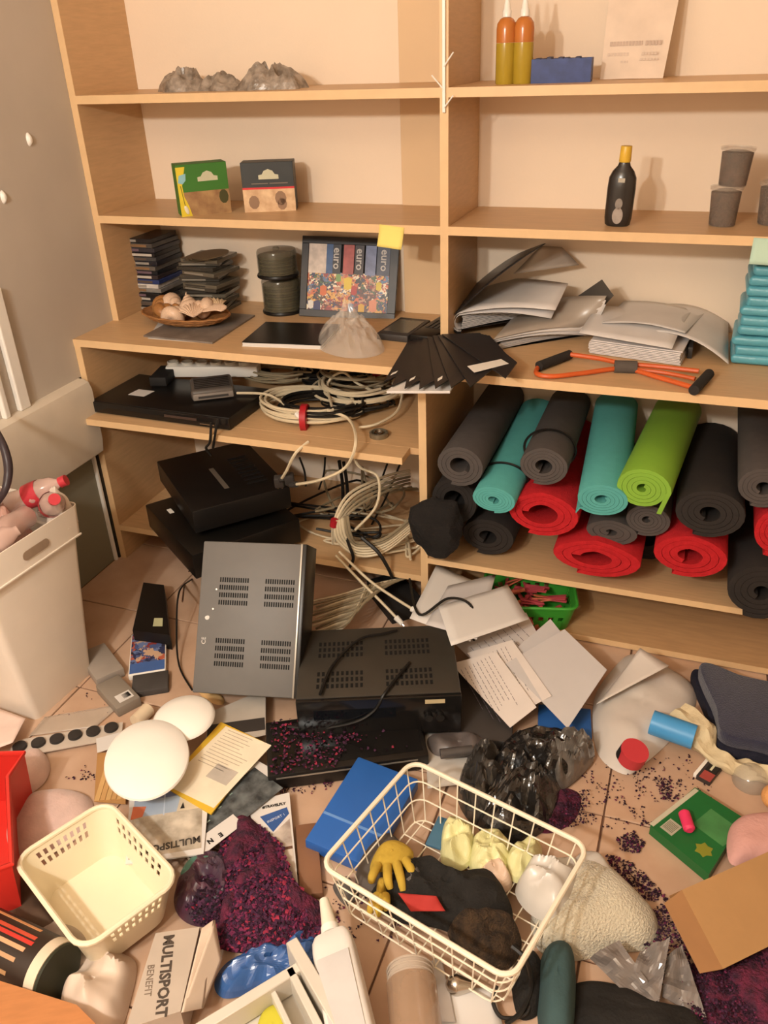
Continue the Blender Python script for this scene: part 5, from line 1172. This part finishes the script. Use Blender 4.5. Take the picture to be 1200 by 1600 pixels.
block('matchbox', [(1088, 1211), (1112, 1222)[:2] if 0 else (1110, 1222), (1134, 1196), (1112, 1186)], 0, .013, mat('matchbox_dark', '3A3230', .5), 'small dark matchbox with a white end beside the cream cloth', 'matchbox', bv=.001, extra=mbox)
def gbox(e, w_, h_, L):
    part('flap', box(B(), -.004, h_*.02, -.001, .006, h_*.98, .001), mat('white_flap', 'C8C4AC', .5), e, 'white cut edge')
    part('barcode_label', box(B(), w_*.10, h_*.08, 0, w_*.30, h_*.30, .0006), mat('label_grey', 'B4B09A', .5), e)
    for k in range(8): part('bar', box(B(), w_*(.12+.02*k), h_*.11, .0006, w_*(.128+.02*k), h_*.27, .0009), mat('bar_grey', '6A6A58', .5), e)
    part('yellow_star', prism(B(), [(w_*.72+math.cos(t)*(.014 if i % 2 else .02), h_*.22+math.sin(t)*(.014 if i % 2 else .02)) for i, t in enumerate([j*PI/6 for j in range(12)])], 0, .0006), mat('dull_yellow', '8A8A2E', .5), e)
    part('tray_print', box(B(), w_*.35, h_*.45, 0, w_*.85, h_*.85, .0005), mat('green_light', '4A8A50', .45, var=.3, scale=20), e)
printed('green_box', [(1016, 1290), (1108, 1366), (1162, 1278), (1086, 1230)], .028, .026, mat('green_box', '1F6A34', .4, var=.15, scale=10), 'flat green tea bag box with a barcode label on the tiles', 'box', gbox)
a, c = F(1068, 1268, .041), F(1078, 1298, .041); b = B()
tube(b, [a+(c-a)*t for t in (0, .1, .2, .5, .8, .9, 1)], lambda t: .0125*(1 if .1 < t < .9 else .6), 14); solo('pink_eraser', b, mat('hot_pink', 'E83A68', .5), 'small hot pink capsule lying on the green box', 'eraser')
heap_px('pink_cloth', [(1136, 1310), (1150, 1282), (1190, 1272), (1240, 1275), (1240, 1340), (1180, 1350), (1142, 1350)], .03, .03, mat('rose_cloth', 'D8A49C', .9, var=.08, scale=20, bump=.2, bscale=120), 'rose pink cloth between the green box and the cardboard', 'cloth', amp=.15, freq=12)
q = F(1172, 1222, .0); e = thing('clear_dome', 'small clear plastic dome below the cream cloth', 'container', V((q.x, q.y, 0)))
part('dome', lathe(B(), [(.040, 0), (.041, .004), (.038, .02), (.026, .036), (.010, .042), (.001, .043)], 28), mat('clear_dome', 'CFC6B8', .12, alpha=.4, spec=.9), e)
q = F(1212, 1245, .03); b = B(); bmesh.ops.create_uvsphere(b, u_segments=24, v_segments=16, radius=.03)
for v in b.verts: v.co.z *= .92
solo('mandarin', b, mat('peel_orange', 'E8A868', .5, bump=.3, bscale=200), 'pale orange fruit cut by the right edge', 'fruit', TR(q.x, q.y, .0285))
# cardboard box
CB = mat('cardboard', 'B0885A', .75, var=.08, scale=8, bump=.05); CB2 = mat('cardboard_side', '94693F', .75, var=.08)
fc = [F(1130, 1514, .055), F(1282, 1420, .055), F(1232, 1296, .12), F(1072, 1388, .12)]
M, W_, H_ = frm(fc[0], fc[1], fc[3]); e = thing('cardboard_box', 'brown cardboard box tipped over at the lower right', 'box', M)
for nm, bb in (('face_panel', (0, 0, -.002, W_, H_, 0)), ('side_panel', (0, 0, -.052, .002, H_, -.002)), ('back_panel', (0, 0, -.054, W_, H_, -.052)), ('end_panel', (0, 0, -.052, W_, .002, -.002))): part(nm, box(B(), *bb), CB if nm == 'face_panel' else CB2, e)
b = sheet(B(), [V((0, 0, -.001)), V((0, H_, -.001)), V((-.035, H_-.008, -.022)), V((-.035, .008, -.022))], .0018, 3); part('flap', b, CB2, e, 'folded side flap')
# shiny black bag, zip sleeve
SB = mat('shiny_black_film', '22201F', .18, var=.3, scale=20, spec=.9, bump=.5, bscale=25)
heap_px('plastic_bag', [(745, 1290), (760, 1220), (785, 1165), (830, 1145), (880, 1150), (925, 1170), (915, 1205), (880, 1240), (860, 1290), (800, 1320)], .003, .05, SB, 'crumpled shiny black bag behind the wire basket', 'bag', amp=.65, freq=16, seed=7, ridge=True, smooth=False, rings=18)
heap_px('plastic_bag', [(860, 1165), (900, 1158), (930, 1180), (905, 1215), (870, 1235), (850, 1200)], .01, .055, mat('grey_shiny_film', '6A645E', .15, var=.5, scale=30, spec=.9), 'crumpled silvery corner of film on the shiny black bag', 'bag', amp=.6, freq=24, seed=17, ridge=True, smooth=False, rings=14)
qsheet('document_sleeve', [(668, 1232), (745, 1222), (768, 1150), (664, 1142)], .02, mat('clear_sleeve', 'DAD4CC', .2, alpha=.8, spec=.7), 'clear document sleeve above the wire basket', 'sleeve')
heap_px('grey_pouch', [(672, 1150), (740, 1148), (760, 1165), (742, 1182), (680, 1180)], .022, .022, mat('grey_pouch', '6A6260', .35, var=.4, scale=25), 'small grey rolled pouch inside the clear sleeve', 'pouch', amp=.5, freq=30, seed=4)
e = cylpx('grey_roll', (688, 1178), (738, 1172), .05, .05, .012, mat('dark_pouch', '55504E', .4, var=.3), 'narrow grey roll on the grey pouch', 'roll')
heap_px('plastic_wrap', [(715, 1250), (725, 1200), (760, 1170), (790, 1200), (780, 1250), (745, 1290)], .002, .05, mat('smoke_film', '4A4642', .2, var=.5, alpha=.85, spec=.8), 'smoky crumpled wrap between the sleeve and the black bag', 'packaging', amp=.8, freq=26, seed=23, ridge=True, smooth=False)

# ================================================================ wire basket
zr = .17; px_ = ((505, 1352), (640, 1188), (922, 1322), (796, 1534)); c = [F(*p, zr) for p in px_]
mid = sum(c, V((0, 0, 0)))/4; xd = ((c[2]-c[1])+(c[3]-c[0])).normalized(); yd = V((-xd.y, xd.x, 0))
W_, D_ = ((c[2]-c[1]).length+(c[3]-c[0]).length)/2, ((c[1]-c[0]).length+(c[2]-c[3]).length)/2
zb_ = .035; h_ = zr-zb_
wb = thing('wire_basket', 'white coated wire basket holding dark cloths and pale sachets', 'basket', TR(mid.x, mid.y, zb_, math.atan2(xd.y, xd.x)))
CW = mat('cream_coated_wire', 'F0E6D0', .35, var=.03)
def rl(k, r=.03): 
    f = .86+.14*k; return [V((x, y, h_*k)) for x, y in rrect(W_*f, D_*f, r, 5)]
part('rim', tube(B(), rl(1), .0052, 8, True), CW, wb)
for k in (.0, .38, .70): part('wire_loop', tube(B(), rl(k), .0018, 6, True), CW, wb)
nx, ny = 8, 6
for i in range(nx+1):
    u = (i/nx-.5)*.86
    xt, xb_ = W_*u*1.02, W_*u*.90
    part('wire', tube(B(), [(xt, -D_/2, h_), (xb_, -D_*.43, 0), (xb_, D_*.43, 0), (xt, D_/2, h_)], .0016, 6), CW, wb)
for i in range(ny+1):
    u = (i/ny-.5)*.84
    yt, yb_ = D_*u*1.02, D_*u*.90
    part('wire', tube(B(), [(-W_/2, yt, h_), (-W_*.43, yb_, 0), (W_*.43, yb_, 0), (W_/2, yt, h_)], .0016, 6), CW, wb)
zi = zb_+.004
def inb(name, pts, h, m, lab, cat, z=None, **k): return heap_px(name, pts, zi if z is None else z, h, m, lab, cat, **k)
BKC = mat('black_cloth', '22201E', .95, var=.35, scale=30, bump=.4, bscale=150)
inb('grey_card', [(560, 1395), (562, 1345), (600, 1305), (625, 1315), (640, 1350), (610, 1400)], .03, mat('grey_felt', '5E5650', .8, var=.15), 'grey felt piece in the near left end of the wire basket', 'cloth', amp=.15)
inb('dark_cloth', [(575, 1400), (620, 1360), (670, 1352), (730, 1378), (770, 1370), (800, 1420), (790, 1460), (740, 1470), (680, 1450), (620, 1440)], .06, BKC, 'black garment heaped in the middle of the wire basket', 'cloth', amp=.35, freq=14, seed=4, ridge=True)
YG = mat('mustard_cloth', 'C0A03C', .9, var=.15, scale=20, bump=.2, bscale=100)
def glove(palm, fingers, z, lab):
    c = [F(x, y, z) for x, y in palm]; o_ = V(sum(c, V((0, 0, 0)))/len(c)); e = thing('mustard_glove', lab, 'glove', o_)
    b = blob(B(), c, z, .024, amp=.3, freq=22, seed=3, p=3); bmesh.ops.translate(b, verts=b.verts, vec=-o_); part('palm', b, YG, e)
    for f in fingers:
        P = [F(x, y, z+zz)-o_ for (x, y), zz in zip(f, (.012, .018, .006))]
        part('finger', tube(B(), spline(P, 5), lambda t: .0095*(1-.35*t*t), 10), YG, e)
glove([(578, 1358), (592, 1325), (620, 1315), (645, 1330), (638, 1350), (600, 1362)], [((590, 1352), (582, 1368), (580, 1378)), ((605, 1354), (606, 1374), (610, 1388)), ((620, 1350), (626, 1372), (630, 1392)), ((634, 1344), (642, 1358), (644, 1368))], zi+.05, 'mustard yellow glove with hanging fingers on the black garment')
glove([(588, 1395), (592, 1375), (606, 1378), (602, 1400), (592, 1410)], [((590, 1400), (582, 1412), (578, 1425)), ((597, 1402), (592, 1418), (590, 1430)), ((602, 1400), (603, 1412), (602, 1420))], zi+.04, 'second mustard glove at the near left rim of the wire basket')
inb('grey_strap', [(635, 1355), (655, 1358), (662, 1385), (645, 1395), (622, 1392), (640, 1380)], .02, mat('grey_strap', '5E5A58', .7), 'grey curved strap beside the mustard glove', 'strap', z=zi+.05)
qsheet('red_cloth', [(642, 1424), (696, 1424), (682, 1401), (622, 1396)], [zi+.060, zi+.062, zi+.074, zi+.072], mat('brick_red', 'B0322C', .8, var=.1), 'red lining strip showing on the black garment', 'cloth', th=.002, amp=.006, freq=40)
b = B(); 
inb('brown_fur', [(700, 1450), (740, 1425), (790, 1430), (815, 1470), (800, 1510), (760, 1515), (715, 1485)], .055, mat('brown_fur', '4A3826', .95, var=.5, scale=60, bump=1, bscale=250, col2='2A2018'), 'brown furry ball at the near right corner of the wire basket', 'fur', amp=.3, freq=40, seed=8)
SA = mat('pale_yellow_sachet', 'E0DCA4', .4, var=.08, scale=14, bump=.15, bscale=40)
inb('sachet', [(690, 1350), (692, 1295), (712, 1278), (740, 1300), (738, 1345), (715, 1362)], .035, SA, 'pale yellow sachet at the far side of the wire basket, leftmost', 'sachet', amp=.4, freq=26, seed=2, ridge=True, smooth=False)
inb('sachet', [(735, 1365), (738, 1315), (770, 1300), (800, 1325), (790, 1370), (760, 1380)], .035, SA, 'pale yellow sachet beside the pinkish one in the wire basket', 'sachet', amp=.4, freq=26, seed=5, ridge=True, smooth=False)
inb('sachet', [(790, 1345), (815, 1318), (845, 1320), (842, 1360), (815, 1380), (795, 1372)], .035, SA, 'rightmost pale yellow sachet in the wire basket', 'sachet', amp=.4, freq=26, seed=9, ridge=True, smooth=False)
inb('sachet', [(740, 1372), (755, 1345), (785, 1350), (800, 1385), (770, 1398)], .03, mat('pinkish_sachet', 'D8BCA4', .5, var=.08), 'pinkish sachet in front of the pale yellow ones', 'sachet', amp=.4, freq=26, seed=11, ridge=True, smooth=False)
block('blue_card', [(664, 1318), (690, 1330), (702, 1285), (678, 1272)], zi, .008, mat('steel_blue', '4A7490', .5, var=.15), 'steel blue card standing left of the pale sachets', 'card')
WB = mat('white_thin_film', 'DCD6CE', .3, var=.1, alpha=.85, spec=.6)
heap_px('plastic_bag', [(805, 1395), (822, 1362), (860, 1345), (905, 1352), (900, 1400), (870, 1440), (830, 1430)], .05, .05, WB, 'thin white carrier bag through the right end of the wire basket', 'bag', amp=.5, freq=18, seed=14, ridge=True)
# white plush
PLM = mat('cream_plush', 'D6CCB4', .98, var=.12, scale=18, bump=.8, bscale=220, sheen=.5)
heap_px('plush_cloth', [(842, 1485), (830, 1430), (860, 1380), (905, 1345), (940, 1350), (985, 1395), (1028, 1440), (1020, 1480), (960, 1490), (890, 1502)], .003, .075, PLM, 'fluffy cream plush to the right of the wire basket', 'plush', amp=.18, freq=12, seed=21, rings=16)
heap_px('plastic_bag', [(895, 1360), (905, 1335), (935, 1335), (960, 1370), (975, 1405), (930, 1400)], .055, .025, WB, 'thin white film draped over the top of the cream plush', 'bag', amp=.4, freq=18, seed=31)
ZB_ = mat('zip_bag_film', '8A827E', .15, var=.3, scale=14, alpha=.8, spec=.8)
for pts, zs, lb in (([(925, 1500), (968, 1470), (1034, 1562), (1006, 1580)], [.02, .05, .02, .01], 'grey clear zip bag in front of the plush, left of three'), ([(985, 1532), (1000, 1488), (1046, 1470), (1028, 1575)], [.02, .03, .07, .015], 'grey clear zip bag with upper corner raised, middle of three'), ([(1035, 1560), (1042, 1500), (1066, 1478), (1104, 1592)], [.01, .03, .05, .015], 'grey clear zip bag beside the dark petals, right of three')):
    o = qsheet('zip_bag', pts, zs, ZB_, lb, 'bag', th=.003, n=10, amp=.022, freq=38, seed=pts[0][0])
    o.data.polygons.foreach_set('use_smooth', [False]*len(o.data.polygons))
BASE_ = mat('petal_base', '3A1C30', .9)
heap_px('petal_litter', [(1075, 1510), (1140, 1500), (1240, 1460), (1240, 1640), (1110, 1640), (1085, 1580)], .001, .02, BASE_, 'dark mound of purple petals at the lower right corner', 'petals', amp=.6, freq=30)
heap_px('petal_litter', [(790, 1240), (850, 1228), (905, 1240), (895, 1285), (840, 1300)], .001, .012, BASE_, 'low mound of dark petals beside the shiny black bag', 'petals', amp=.6, freq=40, seed=3)
heap_px('brown_cloth', [(-20, 1380), (40, 1372), (75, 1420), (90, 1455), (40, 1465), (-20, 1460)], .001, .03, mat('brown_cloth', '5A4434', .9, var=.3), 'dull brown cloth under the left side of the cream basket', 'cloth', amp=.4, freq=18)
heap_px('teal_cloth', [(845, 1500), (870, 1478), (895, 1495), (900, 1560), (890, 1640), (850, 1640), (838, 1560)], .005, .07, mat('teal_cloth', '3A5254', .9, var=.15, scale=14, bump=.2, bscale=100), 'dark teal cloth standing below the wire basket corner', 'cloth', amp=.12, freq=12)
heap_px('dark_bag', [(885, 1560), (905, 1535), (960, 1540), (1030, 1570), (1100, 1590), (1110, 1660), (900, 1660)], .003, .03, mat('black_bag_cloth', '1A1816', .8, var=.3, scale=16, bump=.3, bscale=80), 'black soft bag at the bottom edge of the picture', 'bag', amp=.2, freq=10)
cable([(800, 1478, .12), (822, 1500, .11), (830, 1540, .05), (815, 1580, .03), (790, 1600, .02)], .0045, CABB, 'black cable drooping from the wire basket corner')
cable([(776, 1540, .04), (770, 1565, .03), (785, 1590, .02), (820, 1585, .02), (830, 1560, .03)], .0035, CABB, 'black cable loop at the bottom under the wire basket')
heap_px('black_cloth', [(800, 1520), (830, 1490), (850, 1520), (845, 1580), (810, 1590)], .003, .04, BKC, 'black cloth under the near right corner of the wire basket', 'cloth', amp=.3)
heap_px('grey_lint', [(520, 1385), (545, 1375), (560, 1400), (540, 1415)], .003, .02, mat('grey_lint', '6A6460', .95, var=.4, scale=40), 'small grey lint ball under the left corner of the wire basket', 'lint', amp=.6, freq=40)

# ================================================================ bottom edge
# white squeeze bottle
a, c = F(518, 1462, .10), F(575, 1625, .10)
M, W_, _ = frm(a, c, a+V((.1, .05, .03))); M = M
e = thing('squeeze_bottle', 'white squeeze bottle with a long nozzle at the bottom edge', 'bottle', M)
b = B(); sec = []
for x, ww, hh in ((-.002, .012, .012), (0, .030, .018), (.012, .036, .022), (.03, .038, .024), (W_, .040, .026), (W_+.004, .030, .018)):
    sec.append([b.verts.new((x, p[0]*ww/.04, p[1]*hh/.04)) for p in rrect(.08, .08, .018, 4)])
for s0, s1 in zip(sec, sec[1:]):
    for i in range(len(s0)): b.faces.new((s0[i], s0[(i+1) % len(s0)], s1[(i+1) % len(s0)], s1[i]))
b.faces.new(sec[0][::-1]); b.faces.new(sec[-1]); part('bottle_body', b, mat('milky_bottle', 'DDD8D2', .35, var=.04), e)
part('shoulder_cap', cyl(B(), (-.018, 0, 0), (-.002, 0, 0), .017, .019, 20), WHITE, e)
part('nozzle', cyl(B(), (-.075, 0, 0), (-.018, 0, 0), .009, .015, 20), mat('cream_nozzle', 'F2EAD8', .3), e, 'cream nozzle')
part('label_panel', box(B(), .05, -.03, .0245, W_, .030, .0262), mat('grey_label', 'C6C2C0', .4), e)
# jar
a, c = F(640, 1512, .06), F(652, 1625, .06); d = (c-a).normalized()
e = thing('clear_jar', 'clear ribbed jar lying at the bottom edge', 'jar', Matrix.Translation(a)); JM = mat('clear_jar', 'B89A80', .12, alpha=.55, spec=.9, var=.1)
part('jar_body', cyl(B(), d*.03, d*.16, .045, .045, 28), JM, e)
part('lid', cyl(B(), d*0, d*.028, .040, .041, 28), mat('milky_lid', 'C8B8A8', .25, alpha=.85), e)
for k in range(3):
    x = d.orthogonal().normalized(); y = d.cross(x); part('lid_ring', tube(B(), [d*(.004+.009*k)+(x*math.cos(t)+y*math.sin(t))*.0415 for t in [i*PI/14 for i in range(28)]], .0018, 6, True), mat('milky_lid', 'C8B8A8', .25), e)
# chrome bulb
a, c = F(696, 1538, .03), F(738, 1540, .03); d = (c-a).normalized()
b = tube(B(), [a+(c-a)*t for t in [i/14 for i in range(15)]], lambda t: .019*math.sqrt(max(.02, 1-(t*2.2-1)**2)) if t < .5 else .019*(1-.55*(t-.45)/.55), 20)
solo('chrome_knob', b, METAL, 'pear shaped chrome knob on the tiles near the bottom', 'knob')
qsheet('paper_sheet', [(655, 1620), (790, 1620), (770, 1548), (690, 1545)], .012, PAPER, 'white paper under the chrome knob', amp=.01, freq=14)
qsheet('paper_scrap', [(668, 1510), (690, 1500), (712, 1600), (690, 1600)], .016, PAPER2, 'thin white paper strip beside the jar', amp=.01, freq=20)
# organiser tray
TRAY = mat('pale_tray_plastic', 'CFC8BC', .4, var=.05)
e = thing('drawer_frame', 'pale plastic drawer frame corner with raised rails at the bottom edge', 'drawer', V(F(470, 1500, 0)))
o_ = V(F(470, 1500, 0))
def bar(p, q_, z0, z1, wd, nm='rail'):
    a, c = F(*p, z1), F(*q_, z1); d = (c-a).normalized(); s_ = V((-d.y, d.x, 0))*wd/2
    b = B(); vs = [a-s_, a+s_, c+s_, c-s_]; lo = [b.verts.new(V((v.x, v.y, z0))-o_) for v in vs]; hi = [b.verts.new(V((v.x, v.y, z1))-o_) for v in vs]
    for i in range(4): b.faces.new((lo[i], lo[(i+1) % 4], hi[(i+1) % 4], hi[i]))
    b.faces.new(lo[::-1]); b.faces.new(hi); bmesh.ops.bevel(b, geom=b.edges[:], offset=.0015, segments=1, affect='EDGES'); part(nm, b, TRAY, e)
bar((300, 1612), (470, 1508), .05, .10, .020); bar((455, 1468), (550, 1630), .05, .115, .022); bar((452, 1512), (515, 1635), .05, .10, .014); bar((425, 1545), (470, 1640), .05, .09, .010)
b = prism(B(), [((F(*p, .05)-o_).x, (F(*p, .05)-o_).y) for p in ((330, 1620), (470, 1512), (520, 1650), (400, 1700))], .035, .045); part('tray_floor', b, TRAY, e)
heap_px('yellow_cloth', [(400, 1620), (410, 1585), (435, 1572), (455, 1600), (450, 1650), (410, 1660)], .046, .03, mat('lemon_cloth', 'C8C03A', .8, var=.1), 'lemon yellow cloth inside the pale drawer frame', 'cloth', amp=.2)
heap_px('plastic_bag', [(335, 1535), (360, 1500), (420, 1480), (455, 1478), (500, 1450), (505, 1500), (470, 1530), (400, 1550), (350, 1560)], .008, .022, mat('blue_film', '3E66A4', .25, var=.25, scale=14, spec=.7), 'crumpled blue plastic bag between the petals and the drawer frame', 'bag', amp=.8, freq=22, seed=13, ridge=True, smooth=False)
# MULTISPORT card box
def msx(e, w_, h_, L):
    text('MULTISPORT', .027, mat('sport_ink', '4A4038', .6), e, TR(w_*.62, h_*.5, .0006, -PI/2), sx=.98, bold=.0009)
    text('BENEFIT', .018, mat('sport_ink2', '7A6A5C', .6), e, TR(w_*.33, h_*.46, .0006, -PI/2), sx=.9)
printed('folded_box', [(196, 1608), (282, 1580), (312, 1448), (243, 1458)], .085, .08, mat('grey_carton', 'B8AA9C', .55, var=.08), 'grey white carton with black lettering below the cream basket', 'box', msx)
qsheet('box_flap', [(284, 1582), (318, 1575), (347, 1498), (336, 1437)], [.082, .05, .05, .08], mat('light_carton', 'DCC8B4', .6, var=.04), 'pale open flap of the lettered carton', 'flap', th=.002)
qsheet('box_flap', [(284, 1582), (316, 1450), (334, 1437), (318, 1575)], [.084, .084, .082, .052], mat('light_carton', 'DCC8B4', .6, var=.04), 'pale side panel of the lettered carton', 'flap', th=.002)
heap_px('plastic_bag', [(95, 1590), (110, 1525), (150, 1490), (210, 1500), (205, 1560), (180, 1620), (120, 1640)], .003, .05, mat('cream_bag', 'D8C4B2', .5, var=.1, scale=8), 'cream plastic bag below the cream basket', 'bag', amp=.5, freq=13, seed=8, ridge=True)
heap_px('plastic_bag', [(60, 1460), (95, 1440), (140, 1470), (150, 1510), (100, 1520)], .003, .03, mat('dusky_bag', 'A8988A', .4, var=.2), 'dusky film between the striped can and the basket', 'bag', amp=.4, freq=16)
# striped can
a, c = F(-30, 1465, .06), F(92, 1525, .06); d = (c-a).normalized(); L_ = (c-a).length
e = thing('striped_can', 'dark can with orange and red stripes lying at the left edge', 'can', Matrix.Translation(a))
R_ = .058
part('can_body', cyl(B(), V((0, 0, 0)), d*(L_-.028), R_, seg=36), mat('dark_brown_can', '33261E', .4, var=.3), e)
part('white_band', cyl(B(), d*(L_-.028), d*(L_-.006), R_*1.01, seg=36), mat('cream_band', 'D8C8B0', .5, var=.1), e, 'cream band')
part('can_end', cyl(B(), d*(L_-.006), d*L_, R_*.97, seg=36), mat('dark_green_end', '2E3020', .6, var=.2), e, 'dark green end')
x = (V((0, 0, 1))-d*d.z).normalized(); y = d.cross(x)
for k, (a0, cc, l0, l1) in enumerate(((-.75, 'D89A68', .02, .8), (-.35, 'C85038', .30, .86), (-.15, 'C83A30', .25, .88), (.1, 'D8A078', .35, .84), (.45, 'B8906A', .1, .8), (.9, 'A88058', .1, .75))):
    b = B(); 
    def P(t, l): return d*l*(L_-.03)+(x*math.cos(t)+y*math.sin(t))*R_*1.008
    g = [[b.verts.new(P(a0+.13*i/3, l)) for i in range(4)] for l in (l0, l1)]
    for i in range(3): b.faces.new((g[0][i], g[0][i+1], g[1][i+1], g[1][i]))
    SOL(b, None, .0012); part('stripe', b, mat('can_stripe'+cc, cc, .5), e)
# wooden board, bottom-left
WO = mat('orange_brown_board', 'B87A4A', .5, var=.12, scale=5, stretch=(4, 20, 20))
e = printed('wooden_board', [(-60, 1660), (190, 1640), (120, 1570), (-40, 1520)], .10, .02, WO, 'orange brown wooden board crossing the bottom left corner', 'board')
